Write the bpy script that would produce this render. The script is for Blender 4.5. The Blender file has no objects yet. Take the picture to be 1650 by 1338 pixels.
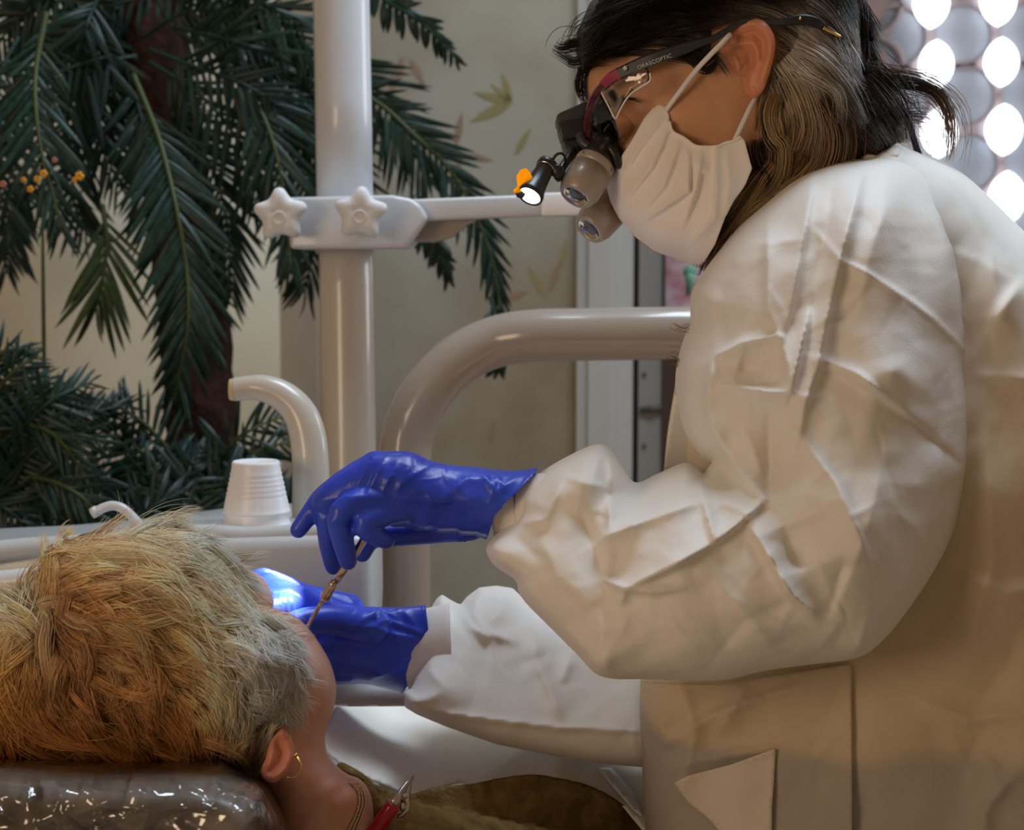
import bpy, bmesh, math, random
import numpy as np
from mathutils import Vector, Matrix
from mathutils.geometry import delaunay_2d_cdt
random.seed(7); RNG = np.random.default_rng(7)
SC = bpy.context.scene; COL = SC.collection
# ------------------------------------------------------------------ camera
F = 2600.0; CX, CY = 825.0, 669.0
CAM = np.array([0.0, 0.0, 1.15]); PITCH = math.radians(-5.0)
cd = bpy.data.cameras.new('camera'); cam = bpy.data.objects.new('camera', cd); COL.objects.link(cam)
cam.location = CAM; cam.rotation_euler = (math.pi/2+PITCH, 0, 0)
cd.sensor_width = 36.0; cd.lens = 36.0*F/1650.0
cd.dof.use_dof = True; cd.dof.focus_distance = 1.27; cd.dof.aperture_fstop = 9.0
cd.clip_start = .02; SC.camera = cam
SC.view_settings.view_transform = 'Standard'; SC.view_settings.look = 'None'
SC.view_settings.gamma = 1.0; SC.view_settings.use_curve_mapping = False
SC.view_settings.exposure = 0.0
# ------------------------------------------------------------------ world and lights
w = bpy.data.worlds.new('room_air'); SC.world = w; w.use_nodes = True
w.node_tree.nodes['Background'].inputs[0].default_value = (1.0, .66, .38, 1)
w.node_tree.nodes['Background'].inputs[1].default_value = .18
def area(name, loc, target, sx, sy, power, col):
    l = bpy.data.lights.new(name, 'AREA'); l.shape = 'RECTANGLE'; l.size = sx; l.size_y = sy
    l.energy = power; l.color = col
    o = bpy.data.objects.new(name, l); COL.objects.link(o); o.location = loc
    o.rotation_euler = (Vector(target)-Vector(loc)).to_track_quat('-Z', 'Y').to_euler()
    return o
area('skylight', (.45, 1.75, 2.95), (.25, 1.35, 1.0), 1.1, .8, 39, (.72, .86, 1.0))
area('window_daylight', (2.3, 2.75, 1.75), (.1, 1.4, 1.0), .9, 1.3, 22, (.86, .93, 1.0))
sp_l = bpy.data.lights.new('headlamp_beam', 'SPOT'); sp_l.energy = 110; sp_l.spot_size = math.radians(11); sp_l.spot_blend = .35; sp_l.shadow_soft_size = .006; sp_l.color = (.88,.94,1)
sp_o = bpy.data.objects.new('headlamp_beam', sp_l); COL.objects.link(sp_o)
area('warm_fill_light', (-1.15, .05, 1.25), (-.1, 1.3, .95), .6, .6, 8, (1.0, .74, .50))  # added warm fill from the front left, no lamp is seen there
# ------------------------------------------------------------------ helpers: pixels, curves, fields
Rc = np.array([[1,0,0],[0,-math.sin(PITCH),-math.cos(PITCH)],[0,math.cos(PITCH),-math.sin(PITCH)]])
def P(px, py, d):
    """point seen at pixel px,py at depth d metres along the view axis (arrays ok)"""
    px = np.asarray(px, float); py = np.asarray(py, float); d = np.asarray(d, float)+0*px
    c = np.stack([(px-CX)/F*d, (CY-py)/F*d, -d], -1)
    return c @ Rc.T + CAM
def W(px, py, Y):
    """point of the vertical plane y=Y seen at pixel px,py"""
    a = P(px, py, 1.0)-CAM
    return CAM + a*(Y/a[...,1:2])
def proj(p):
    c = (np.asarray(p, float)-CAM) @ Rc
    d = -c[...,2]
    return c[...,0]/d*F+CX, CY-c[...,1]/d*F, d
def cat(pts, closed=False, n=8):
    """Catmull-Rom through points of any dimension"""
    p = np.asarray(pts, float); m = len(p); out = []
    for i in range(m if closed else m-1):
        if closed: a, b, c, d = p[i-1], p[i], p[(i+1)%m], p[(i+2)%m]
        else: a, b, c, d = p[max(i-1,0)], p[i], p[i+1], p[min(i+2,m-1)]
        for k in range(n):
            t = k/n
            out.append(.5*((2*b)+(c-a)*t+(2*a-5*b+4*c-d)*t*t+(-a+3*b-3*c+d)*t**3))
    if not closed: out.append(p[-1])
    return np.array(out)
def resample(p, step, closed=False):
    q = np.vstack([p, p[:1]]) if closed else p
    s = np.r_[0, np.cumsum(np.linalg.norm(np.diff(q, axis=0), axis=1))]
    n = max(4, int(s[-1]/step)); t = np.linspace(0, s[-1], n+1)
    r = np.stack([np.interp(t, s, q[:,k]) for k in range(q.shape[1])], 1)
    return r[:-1] if closed else r
def seg_dist(X, poly, closed=True):
    q = np.asarray(poly, float); a = q if closed else q[:-1]; b = np.roll(q, -1, 0) if closed else q[1:]
    out = np.full(len(X), 1e9)
    for i in range(0, len(X), 4000):
        x = X[i:i+4000,None,:]; ab = (b-a)[None]; t = ((x-a)*ab).sum(-1)/((ab**2).sum(-1)+1e-9)
        t = np.clip(t, 0, 1)[...,None]; out[i:i+4000] = np.linalg.norm(x-(a+ab*t), axis=-1).min(1)
    return out
def inside(X, poly):
    q = np.asarray(poly, float); r = np.zeros(len(X), bool); j = len(q)-1
    for i in range(len(q)):
        xi, yi = q[i]; xj, yj = q[j]
        if yi != yj:
            r ^= ((yi > X[:,1]) != (yj > X[:,1])) & (X[:,0] < (xj-xi)*(X[:,1]-yi)/(yj-yi)+xi)
        j = i
    return r
class RBF:
    def __init__(s, pts):
        a = np.asarray(pts, float); s.c = a[:,:2]/100.; n = len(a)
        K = np.linalg.norm(s.c[:,None]-s.c[None], axis=-1)
        if n < 3: s.mode = 0; s.v = a[:,2].mean(); return
        s.mode = 1; A = np.zeros((n+3, n+3)); A[:n,:n] = K+np.eye(n)*1e-6
        A[:n,n] = 1; A[:n,n+1:] = s.c; A[n:,:n] = A[:n,n:].T; A[n:,n:] -= np.eye(3)*1e-9
        s.w = np.linalg.solve(A, np.r_[a[:,2], 0, 0, 0])
    def __call__(s, X):
        if s.mode == 0: return np.full(len(X), s.v)
        x = X/100.; n = len(s.c); o = np.empty(len(x))
        for i in range(0, len(x), 8000):
            y = x[i:i+8000]
            o[i:i+8000] = np.linalg.norm(y[:,None]-s.c[None], axis=-1) @ s.w[:n]+s.w[n]+y @ s.w[n+1:]
        return o
def field(v):
    if callable(v): return v
    if np.isscalar(v): return lambda X: np.full(len(X), float(v))
    return RBF(v)
class Facets:
    """fold heights (mm, towards the camera): lines of (x,y,h), straight between them"""
    def __init__(s, lines, rim=()):
        V, E = [], []
        for L in lines:
            k = len(V); V += [tuple(q) for q in L]; E += [(k+i, k+i+1) for i in range(len(L)-1)]
        k = len(V); V += [(x, y, 0.) for x, y in rim]
        if len(rim): E += [(k+i, k+(i+1) % len(rim)) for i in range(len(rim))]
        V += [(-2000,-2000,0),(4000,-2000,0),(4000,4000,0),(-2000,4000,0)]
        H = np.array([v[2] for v in V], float)
        r = delaunay_2d_cdt([Vector(v[:2]) for v in V], E, [], 0, 1e-4)
        s.V = np.array([list(v) for v in r[0]]); orig = r[3]; s.T = np.array([f for f in r[2] if len(f) == 3])
        s.H = np.zeros(len(s.V))
        for i, o in enumerate(orig):
            if len(o): s.H[i] = H[list(o)][np.argmax(np.abs(H[list(o)]))]
            else:
                dd = np.linalg.norm(np.array(V)[:,:2]-s.V[i], axis=1); ww = 1/(dd+1)**3; s.H[i] = (ww*H).sum()/ww.sum()
    def __call__(s, X):
        o = np.zeros(len(X)); a, b, c = s.V[s.T[:,0]], s.V[s.T[:,1]], s.V[s.T[:,2]]
        ha, hb, hc = s.H[s.T[:,0]], s.H[s.T[:,1]], s.H[s.T[:,2]]
        den = (b[:,1]-c[:,1])*(a[:,0]-c[:,0])+(c[:,0]-b[:,0])*(a[:,1]-c[:,1]); den[den == 0] = 1e-9
        for i in range(0, len(X), 3000):
            x = X[i:i+3000,None,:]
            u = ((b[:,1]-c[:,1])*(x[...,0]-c[:,0])+(c[:,0]-b[:,0])*(x[...,1]-c[:,1]))/den
            v = ((c[:,1]-a[:,1])*(x[...,0]-c[:,0])+(a[:,0]-c[:,0])*(x[...,1]-c[:,1]))/den
            m = np.minimum(np.minimum(u, v), 1-u-v); k = m.argmax(1); r = np.arange(len(k))
            u = u[r,k]; v = v[r,k]; o[i:i+3000] = u*ha[k]+v*hb[k]+(1-u-v)*hc[k]
        return o/1000.
def crease(X, line, wd, h, side=0, taper=True, ex=1.5):
    """a soft fold along a line; side +-1 lets it fall off steeply on one side"""
    q = np.asarray(line, float); a, b = q[:-1], q[1:]; L = np.r_[0, np.cumsum(np.linalg.norm(b-a, axis=1))]
    o = np.zeros(len(X)); box = (X[:,0] > q[:,0].min()-4*wd) & (X[:,0] < q[:,0].max()+4*wd) & (X[:,1] > q[:,1].min()-4*wd) & (X[:,1] < q[:,1].max()+4*wd)
    x = X[box][:,None,:]
    if not len(x): return o
    ab = (b-a)[None]; t = np.clip(((x-a)*ab).sum(-1)/((ab**2).sum(-1)+1e-9), 0, 1)
    dv = x-(a+ab*t[...,None]); d = np.linalg.norm(dv, axis=-1); k = d.argmin(1); r = np.arange(len(k))
    dd = d[r,k]; s = (L[k]+t[r,k]*np.linalg.norm(b-a, axis=1)[k])/L[-1]
    sg = np.sign(dv[r,k,0]*ab[0,k,1]-dv[r,k,1]*ab[0,k,0])
    ww = np.where(sg*side > 0, wd*.28, wd) if side else wd
    v = h/1000.*np.exp(-(dd/ww)**ex)
    if taper: v *= np.clip(4*s*(1-s)+.15, 0, 1)**.6
    o[box] = v; return o
# ------------------------------------------------------------------ helpers: meshes
class MB:
    def __init__(s): s.v, s.f, s.n = [], [], 0
    def add(s, v, f):
        v = np.asarray(v, float); s.v.append(v); s.f += [tuple(int(i)+s.n for i in q) for q in f]; s.n += len(v); return s
    def tube(s, pts, r, seg=12, cap=True, sq=None, round_cap=False, up=None):
        p = np.asarray(pts, float); m = len(p); r = np.broadcast_to(np.asarray(r, float), (m,)).copy()
        if round_cap:
            for e in (0, 1):
                q0, q1 = (p[0], p[1]) if e == 0 else (p[-1], p[-2]); dd = (q0-q1)/np.linalg.norm(q0-q1); rr = r[0] if e == 0 else r[-1]
                ex = [(q0+dd*rr*math.sin(a), rr*math.cos(a)) for a in (.45, .9, 1.25, 1.5)]
                if e == 0: p = np.vstack([[x[0] for x in ex[::-1]], p]); r = np.r_[[x[1] for x in ex[::-1]], r]
                else: p = np.vstack([p, [x[0] for x in ex]]); r = np.r_[r, [x[1] for x in ex]]
            m = len(p)
        t = np.gradient(p, axis=0); t /= np.linalg.norm(t, axis=1)[:,None]+1e-12
        u = np.array(up, float) if up is not None else (np.array([0,0,1.]) if abs(t[0,2]) < .9 else np.array([1.,0,0]))
        rings = []; a = np.linspace(0, 2*math.pi, seg, endpoint=False)
        for i in range(m):
            u = u-t[i]*(u@t[i]); u /= np.linalg.norm(u)+1e-12; b = np.cross(t[i], u)
            ca, sa = np.cos(a), np.sin(a)
            if sq: ca, sa = ca*sq[0], sa*sq[1]
            rings.append(p[i]+r[i]*(ca[:,None]*u+sa[:,None]*b))
        v = np.vstack(rings); f = []
        for i in range(m-1):
            for k in range(seg):
                k2 = (k+1) % seg; f.append((i*seg+k, i*seg+k2, (i+1)*seg+k2, (i+1)*seg+k))
        if cap: f.append(tuple(range(seg-1, -1, -1))); f.append(tuple((m-1)*seg+k for k in range(seg)))
        return s.add(v, f)
    def lathe(s, base, axis, prof, seg=24, up=None):
        """prof: (distance along axis, radius); radius 0 ends close"""
        axis = np.asarray(axis, float); axis /= np.linalg.norm(axis); base = np.asarray(base, float)
        u = np.cross(axis, [0,0,1.] if abs(axis[2]) < .9 else [1.,0,0]); u /= np.linalg.norm(u); b = np.cross(axis, u)
        a = np.linspace(0, 2*math.pi, seg, endpoint=False)
        v = np.vstack([base+axis*z+max(r,1e-5)*(np.cos(a)[:,None]*u+np.sin(a)[:,None]*b) for z, r in prof]); f = []
        for i in range(len(prof)-1):
            for k in range(seg):
                k2 = (k+1) % seg; f.append((i*seg+k, i*seg+k2, (i+1)*seg+k2, (i+1)*seg+k))
        f.append(tuple(range(seg-1, -1, -1))); f.append(tuple((len(prof)-1)*seg+k for k in range(seg)))
        return s.add(v, f)
    def hexa(s, c):
        """box from 8 corners: 4 of one face, then the 4 opposite"""
        return s.add(c, [(3,2,1,0),(4,5,6,7),(0,1,5,4),(1,2,6,5),(2,3,7,6),(3,0,4,7)])
    def box(s, x0, x1, y0, y1, z0, z1):
        return s.hexa([(x0,y0,z0),(x1,y0,z0),(x1,y1,z0),(x0,y1,z0),(x0,y0,z1),(x1,y0,z1),(x1,y1,z1),(x0,y1,z1)])
    def prism(s, poly, off):
        """flat outline of world points extruded by a vector"""
        p = np.asarray(poly, float); n = len(p); off = np.asarray(off, float)
        return s.add(np.vstack([p, p+off]), [tuple(range(n-1,-1,-1)), tuple(range(n, 2*n))]+[(i, (i+1)%n, n+(i+1)%n, n+i) for i in range(n)])
    def blob(s, c, r, ax=None, seg=16):
        """ellipsoid; r three radii; ax rows = axes"""
        r = np.broadcast_to(np.asarray(r, float), (3,)); ax = np.eye(3) if ax is None else np.asarray(ax, float)
        m = seg//2; v = []; f = []
        for i in range(m+1):
            th = math.pi*(i+.02)/(m+.04)
            for k in range(seg):
                ph = 2*math.pi*k/seg; v.append((math.sin(th)*math.cos(ph), math.sin(th)*math.sin(ph), math.cos(th)))
        v = (np.array(v)*r) @ ax+np.asarray(c, float)
        for i in range(m):
            for k in range(seg):
                k2 = (k+1) % seg; f.append((i*seg+k, (i+1)*seg+k, (i+1)*seg+k2, i*seg+k2))
        f.append(tuple(range(seg))); f.append(tuple(m*seg+k for k in range(seg-1,-1,-1)))
        return s.add(v, f)
    def mesh(s, name, mat=None, smooth=True):
        me = bpy.data.meshes.new(name)
        me.from_pydata(np.vstack(s.v).tolist(), [], s.f); me.update()
        me.polygons.foreach_set('use_smooth', [smooth]*len(me.polygons))
        if mat: me.materials.append(mat)
        return me
def link(name, me, parent=None, label=None, cat_=None, group=None, kind=None, mat=None):
    o = bpy.data.objects.new(name, me); COL.objects.link(o)
    if mat is not None and not me.materials: me.materials.append(mat)
    if parent is not None:
        o.parent = parent; pm = Matrix.Identity(4); q = parent
        while q is not None:
            pm = q.matrix_basis if q.parent is None else q.matrix_parent_inverse @ q.matrix_basis @ Matrix.Identity(4)
            break
        o.matrix_parent_inverse = WM[parent.name].inverted()
    WM[o.name] = Matrix.Identity(4)
    if label: o['label'] = label
    if cat_: o['category'] = cat_
    if group: o['group'] = group
    if kind: o['kind'] = kind
    return o
WM = {}
def thing(name, label, cat_, loc, group=None):
    o = bpy.data.objects.new(name, None); COL.objects.link(o); o.location = Vector(loc); o.empty_display_size = .05
    WM[o.name] = Matrix.Translation(Vector(loc)); o['label'] = label; o['category'] = cat_
    if group: o['group'] = group
    return o
def mod_apply(o):
    dg = bpy.context.evaluated_depsgraph_get(); dg.update(); ev = o.evaluated_get(dg)
    me = bpy.data.meshes.new_from_object(ev, depsgraph=dg); old = o.data; o.modifiers.clear(); o.data = me
    bpy.data.meshes.remove(old); return me
def remesh(me, voxel, smooth_it=4, fac=.5, dec=None):
    """union of overlapping closed shells into one skin"""
    o = bpy.data.objects.new('tmp', me); COL.objects.link(o)
    m = o.modifiers.new('r', 'REMESH'); m.mode = 'VOXEL'; m.voxel_size = voxel; m.use_smooth_shade = True
    if smooth_it:
        m = o.modifiers.new('s', 'SMOOTH'); m.iterations = smooth_it; m.factor = fac
    mats = list(me.materials); r = mod_apply(o); bpy.data.objects.remove(o)
    r.materials.clear()
    for q in mats: r.materials.append(q)
    r.polygons.foreach_set('use_smooth', [True]*len(r.polygons))
    return r
def verts(me):
    v = np.empty(len(me.vertices)*3); me.vertices.foreach_get('co', v); return v.reshape(-1, 3)
def set_verts(me, v): me.vertices.foreach_set('co', np.ascontiguousarray(v).ravel()); me.update()
def join_mesh(name, mes, mat=None):
    mb = MB()
    for me in mes: mb.add(verts(me), [tuple(p.vertices) for p in me.polygons])
    return mb.mesh(name, mat)
def small_folds(n, box, seed, wd=(3.,6.), h=(.6,1.6), L=(25,90)):
    r = np.random.default_rng(seed); o = []
    for i in range(n):
        x, y = r.uniform(box[0], box[2]), r.uniform(box[1], box[3]); a = r.uniform(0, 6.28); l = r.uniform(*L); b = a+r.normal(0, .5)
        q = [(x, y), (x+math.cos(a)*l*.5, y+math.sin(a)*l*.5), (x+math.cos(a)*l*.5+math.cos(b)*l*.5, y+math.sin(a)*l*.5+math.sin(b)*l*.5)]
        o.append((lambda q, w_, h_, s_: (lambda X: crease(X, q, w_, h_, s_, ex=1.1)))(q, r.uniform(*wd), r.uniform(*h)*r.choice([-1, 1]), int(r.choice([-1, 0, 1]))))
    return o
def second_material(me, m, poly, near):
    """gives the faces inside a pixel outline and nearer than a depth their own material"""
    c = np.empty(len(me.polygons)*3); me.polygons.foreach_get('center', c); c = c.reshape(-1, 3); x, y, d = proj(c)
    k = inside(np.stack([x, y], 1), poly) & (d < near); me.materials.append(m); me.polygons.foreach_set('material_index', k.astype(np.int32)); me.update()
class Relief:
    """a rounded body whose outline is given in pixels and whose middle, thickness and folds are in metres"""
    def __init__(s, outline, mid, tf, tb, R, offs=(), smooth=True, step=6, p=2.0):
        s.poly = resample(cat(outline, True, 8) if smooth else np.asarray(outline, float), step, True)
        s.mid, s.tf, s.tb, s.R, s.offs, s.step, s.p = field(mid), field(tf), field(tb), field(R), offs, step, p
    def prof(s, X, dd):
        q = np.clip(dd/s.R(X), 0, 1); return (1-(1-q)**s.p)**(1/s.p)
    def front(s, X, dd=None):
        if dd is None: dd = np.where(inside(X, s.poly), seg_dist(X, s.poly), 0)
        pr = s.prof(X, dd); d = s.mid(X)-s.tf(X)*pr
        k = np.clip(dd/14., 0, 1)
        for f in s.offs: d = d-f(X)*k
        return d
    def back(s, X, dd=None):
        if dd is None: dd = np.where(inside(X, s.poly), seg_dist(X, s.poly), 0)
        return s.mid(X)+s.tb(X)*s.prof(X, dd)
    def mesh(s, name, mat=None, res=None, it=1):
        res = res or s.step; B = s.poly; n = len(B)
        lo, hi = B.min(0), B.max(0)
        gx = np.arange(lo[0], hi[0], res); gy = np.arange(lo[1], hi[1], res*.87)
        G = np.array([(x+(res*.5 if j % 2 else 0), y) for j, y in enumerate(gy) for x in gx])
        G = G[inside(G, B)]; G = G[seg_dist(G, B) > res*.9]
        t = np.roll(B, -1, 0)-np.roll(B, 1, 0); t /= np.linalg.norm(t, axis=1)[:,None]+1e-9
        nrm = np.stack([-t[:,1], t[:,0]], 1)
        if not inside(B[:1]+nrm[:1]*.5, B)[0]: nrm = -nrm
        I = []
        for k in (.06, .22, .5):
            q = B+nrm*res*k; ok = inside(q, B); q = q[ok]; dd = seg_dist(q, B); I.append(q[dd > res*k*.8])
        X = np.vstack([B]+I+[G])
        r = delaunay_2d_cdt([Vector(v) for v in X], [(i, (i+1) % n) for i in range(n)], [], 1, 1e-5)
        X = np.array([list(v) for v in r[0]]); T = [f for f in r[2]]
        dd = seg_dist(X, B); dd[dd < 1e-3] = 0
        f = s.front(X, dd); b = s.back(X, dd); rim = dd == 0; f[rim] = s.mid(X[rim]); b = np.maximum(b, f+1e-4)
        idx = np.arange(len(X)); bi = np.where(rim, idx, 0); nb = (~rim).sum(); bi[~rim] = len(X)+np.arange(nb)
        V = np.vstack([P(X[:,0], X[:,1], f), P(X[~rim][:,0], X[~rim][:,1], b[~rim])])
        a = X[T[0][0]]; c = X[T[0][1]]; e = X[T[0][2]]
        ccw = (c[0]-a[0])*(e[1]-a[1])-(c[1]-a[1])*(e[0]-a[0]) > 0   # pixel y runs down: ccw in pixels = facing away
        fs = []
        for q in T:
            q1 = tuple(q[::-1]) if ccw else tuple(q)
            fs.append(q1)
            if not all(rim[i] for i in q): fs.append(tuple(int(bi[i]) for i in q1[::-1]))
        m = MB().add(V, fs).mesh(name, mat)
        if it:
            o = bpy.data.objects.new('tmp', m); COL.objects.link(o)
            md = o.modifiers.new('s', 'SMOOTH'); md.iterations = it; md.factor = .5
            m = mod_apply(o); bpy.data.objects.remove(o)
            m.polygons.foreach_set('use_smooth', [True]*len(m.polygons))
        return m
def sheet(name, poly, dfn, thick, mat=None, res=6, smooth=False, mirror=None):
    """thin cloth or paper: outline in pixels, depth from dfn, real thickness"""
    B = resample(cat(poly, True, 8) if smooth else np.asarray(poly, float), res, True); n = len(B)
    lo, hi = B.min(0), B.max(0)
    G = np.array([(x+(res*.5 if j % 2 else 0), y) for j, y in enumerate(np.arange(lo[1], hi[1], res*.87)) for x in np.arange(lo[0], hi[0], res)]).reshape(-1, 2)
    G = G[inside(G, B)]; G = G[seg_dist(G, B) > res*.5]
    r = delaunay_2d_cdt([Vector(v) for v in np.vstack([B, G])], [(i, (i+1) % n) for i in range(n)], [], 1, 1e-5)
    X = np.array([list(v) for v in r[0]]); T = r[2]; d = dfn(X); m = len(X)
    V = np.vstack([P(X[:,0], X[:,1], d), P(X[:,0], X[:,1], d+thick)])
    a, c, e = X[T[0][0]], X[T[0][1]], X[T[0][2]]; ccw = (c[0]-a[0])*(e[1]-a[1])-(c[1]-a[1])*(e[0]-a[0]) > 0
    cnt = {}
    for q in T:
        for i in range(3): k = (q[i], q[(i+1) % 3]); cnt[k] = 1
    fs = []
    for q in T:
        q1 = tuple(q[::-1]) if ccw else tuple(q)
        fs.append(q1); fs.append(tuple(i+m for i in q1[::-1]))
    for (i, j) in cnt:
        if (j, i) not in cnt: fs.append((i, j, j+m, i+m) if ccw else (j, i, i+m, j+m))
    return MB().add(V, fs).mesh(name, mat)
# ------------------------------------------------------------------ helpers: materials
def mat(name, col=(.8,.8,.8), rough=.5, metal=0, spec=.5, sss=0, trans=0, alpha=1, emis=None, es=0, ior=1.45, coat=0):
    m = bpy.data.materials.new(name); m.use_nodes = True; b = m.node_tree.nodes['Principled BSDF']; I = b.inputs
    I['Base Color'].default_value = (*col, 1); I['Roughness'].default_value = rough; I['Metallic'].default_value = metal
    I['Specular IOR Level'].default_value = spec; I['IOR'].default_value = ior; I['Transmission Weight'].default_value = trans
    I['Alpha'].default_value = alpha; I['Coat Weight'].default_value = coat
    if sss: I['Subsurface Weight'].default_value = sss; I['Subsurface Radius'].default_value = (.012,.004,.002); I['Subsurface Scale'].default_value = 1
    if emis: I['Emission Color'].default_value = (*emis, 1); I['Emission Strength'].default_value = es
    return m
def nd(m, t, **k):
    n = m.node_tree.nodes.new(t)
    for a, v in k.items():
        if a in n.inputs: n.inputs[a].default_value = v
        else: setattr(n, a, v)
    return n
def lk(m, a, b): m.node_tree.links.new(a, b)
def bsdf(m): return m.node_tree.nodes['Principled BSDF']
def noise_col(m, c1, c2, scale=5., det=4., lo=.35, hi=.65, stretch=(1,1,1), extra=None):
    tc = nd(m, 'ShaderNodeTexCoord'); mp = nd(m, 'ShaderNodeMapping'); mp.inputs['Scale'].default_value = stretch
    lk(m, tc.outputs['Object'], mp.inputs['Vector'])
    n = nd(m, 'ShaderNodeTexNoise', Scale=scale, Detail=det); lk(m, mp.outputs[0], n.inputs['Vector'])
    r = nd(m, 'ShaderNodeValToRGB'); e = r.color_ramp.elements
    e[0].position = lo; e[0].color = (*c1, 1); e[1].position = hi; e[1].color = (*c2, 1)
    lk(m, n.outputs['Fac'], r.inputs[0]); lk(m, r.outputs[0], bsdf(m).inputs['Base Color']); return r, mp
def bump(m, scale, strength, dist=.001, det=3., kind='noise', stretch=(1,1,1)):
    tc = nd(m, 'ShaderNodeTexCoord'); mp = nd(m, 'ShaderNodeMapping'); mp.inputs['Scale'].default_value = stretch
    lk(m, tc.outputs['Object'], mp.inputs['Vector'])
    if kind == 'noise': n = nd(m, 'ShaderNodeTexNoise', Scale=scale, Detail=det); out = n.outputs['Fac']
    elif kind == 'voronoi': n = nd(m, 'ShaderNodeTexVoronoi', Scale=scale); out = n.outputs['Distance']
    else: n = nd(m, 'ShaderNodeTexWave', Scale=scale); out = n.outputs['Fac']
    lk(m, mp.outputs[0], n.inputs['Vector'])
    b = nd(m, 'ShaderNodeBump', Strength=strength, Distance=dist); lk(m, out, b.inputs['Height'])
    I = bsdf(m).inputs['Normal']
    if I.is_linked: lk(m, I.links[0].from_socket, b.inputs['Normal'])
    lk(m, b.outputs[0], I); return m
# ================================================================== ROOM
M = {}
M['wall'] = mat('painted_plaster', rough=.85, spec=.2); noise_col(M['wall'], (.29,.23,.14), (.47,.45,.37), 2.0, 6, .34, .6); bump(M['wall'], 30, .15, .002)
M['wall_cream_lit'] = mat('lit_cream_plaster', rough=.85, spec=.2); noise_col(M['wall_cream_lit'], (.62,.54,.37), (.76,.71,.56), 2.5, 6, .3, .68)  # cream paler than the back wall: window light put into the colour
M['pilaster'] = mat('taupe_paint', rough=.8, spec=.2); noise_col(M['pilaster'], (.36,.28,.20), (.46,.38,.29), 3, 4)
M['floor'] = mat('floor_tile', (.34,.27,.19), .4); noise_col(M['floor'], (.30,.23,.16), (.40,.32,.23), 4)
M['ceiling'] = mat('ceiling_paint', (.75,.74,.70), .9)
M['casing'] = mat('grey_gloss_paint', (.50,.50,.47), .5); bump(M['casing'], 6, .1, .002, stretch=(1,1,.1))
M['dark_gap'] = mat('dark_rebate', (.04,.04,.045), .6)
M['door_grey'] = mat('grey_metal_door', (.30,.30,.28), .5)
M['screw'] = mat('dark_screw', (.09,.09,.09), .4, .6)
M['brown'] = mat('dark_brown_wood', (.06,.035,.025), .6)
M['floral'] = mat('floral_backdrop', rough=.8); noise_col(M['floral'], (.42,.14,.17), (.62,.50,.56), 14, 2, .4, .6)
M['green_bit'] = mat('pale_green_glaze', (.16,.38,.27), .3)
M['block'] = mat('blue_grey_screen_block', rough=.8, spec=.3); noise_col(M['block'], (.33,.36,.42), (.46,.49,.54), 3, 3)
M['ring'] = mat('faded_terracotta', rough=.8, spec=.2); noise_col(M['ring'], (.42,.31,.31), (.44,.39,.41), 5, 3)
M['pane_lit'] = mat('sunlit_pane', (.9,.93,1), .3, emis=(.88,.94,1.0), es=3.2)
M['pane_pink'] = mat('unlit_pink_pane', (.50,.38,.38), .4)
def structure(name, mb, m, parent=None, smooth=False, label=None):
    return link(name, mb.mesh(name, m, smooth), parent, kind='structure' if parent is None else None, label=label)
YW = 3.15
xl = float(W(425, 600, YW)[0]); xr = float(W(1075, 600, YW)[0])
structure('floor', MB().box(-2.6, 3.4, -1.2, 4.4, -.05, 0), M['floor'])
wb = structure('wall_back', MB().box(xl, float(W(932,600,YW)[0]), YW, YW+.12, 0, 2.9), M['wall'])
a0 = np.array([xl, YW]); a1 = np.array([-2.3, 2.35]); nn = np.array([-(a1-a0)[1], (a1-a0)[0]]); nn = nn/np.linalg.norm(nn)*-.12
wl = structure('wall_left', MB().hexa([(a0[0],a0[1],0),(a1[0],a1[1],0),(a1[0]-nn[0],a1[1]-nn[1],0),(a0[0]-nn[0],a0[1]-nn[1],0)]+[(a0[0],a0[1],2.9),(a1[0],a1[1],2.9),(a1[0]-nn[0],a1[1]-nn[1],2.9),(a0[0]-nn[0],a0[1]-nn[1],2.9)]), M['wall_cream_lit'])
structure('trim_1', MB().box(xl-.01, xl+.11, YW-.05, YW, 0, 2.9), M['pilaster'])
structure('baseboard_back', MB().box(xl+.11, float(W(932,600,YW)[0]), YW-.015, YW, 0, .12), M['casing'])
# door casing with stepped profile
def wx(px, Y=YW): return float(W(px, 600, Y)[0])
c = MB()
for x0, x1, dy in ((928,946,.035),(946,978,.05),(978,990,.038),(990,1004,.022),(1004,1019,.012)):
    c.box(wx(x0), wx(x1), YW-dy, YW+.1, 0, 2.9)
structure('trim_2', c, M['casing'])
structure('trim_3', MB().box(wx(1018), wx(1030), YW+.03, YW+.1, 0, 2.9), M['dark_gap'])
d1 = structure('door_1', MB().box(wx(1029), wx(1066), YW+.0, YW+.05, 0, 2.9), M['door_grey'])
for py in (603, 718, 560, 690):
    if py < 680 or py == 718:
        p = W(1038, py, YW-.002); structure('screw', MB().lathe(p, (0,-1,0), [(0,.004),(.003,.004),(.004,.002)], 12), M['screw'], d1)
p = W(1048, 661, YW-.004)
structure('latch', MB().tube([p+[-.02,0,0], p+[.0,-.006,.002], p+[.022,0,.004]], .006, 8), M['screw'], d1)
structure('trim_4', MB().box(wx(1066), wx(1095), YW-.01, YW+.08, 0, float(W(1080,497,YW)[2])), M['brown'])
w2 = structure('window_2', MB().box(wx(1066), wx(1250), YW+.03, YW+.08, float(W(1080,497,YW)[2]), 2.2), M['floral'])
g = MB().blob(W(1112, 437, YW+.03), (.014,.012,.012)).tube([W(1112,440,YW+.03), W(1112,455,YW+.03), W(1108,476,YW+.035)], [.012,.008,.006], 10)
link('finial', g.mesh('finial', M['green_bit']), w2)
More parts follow.
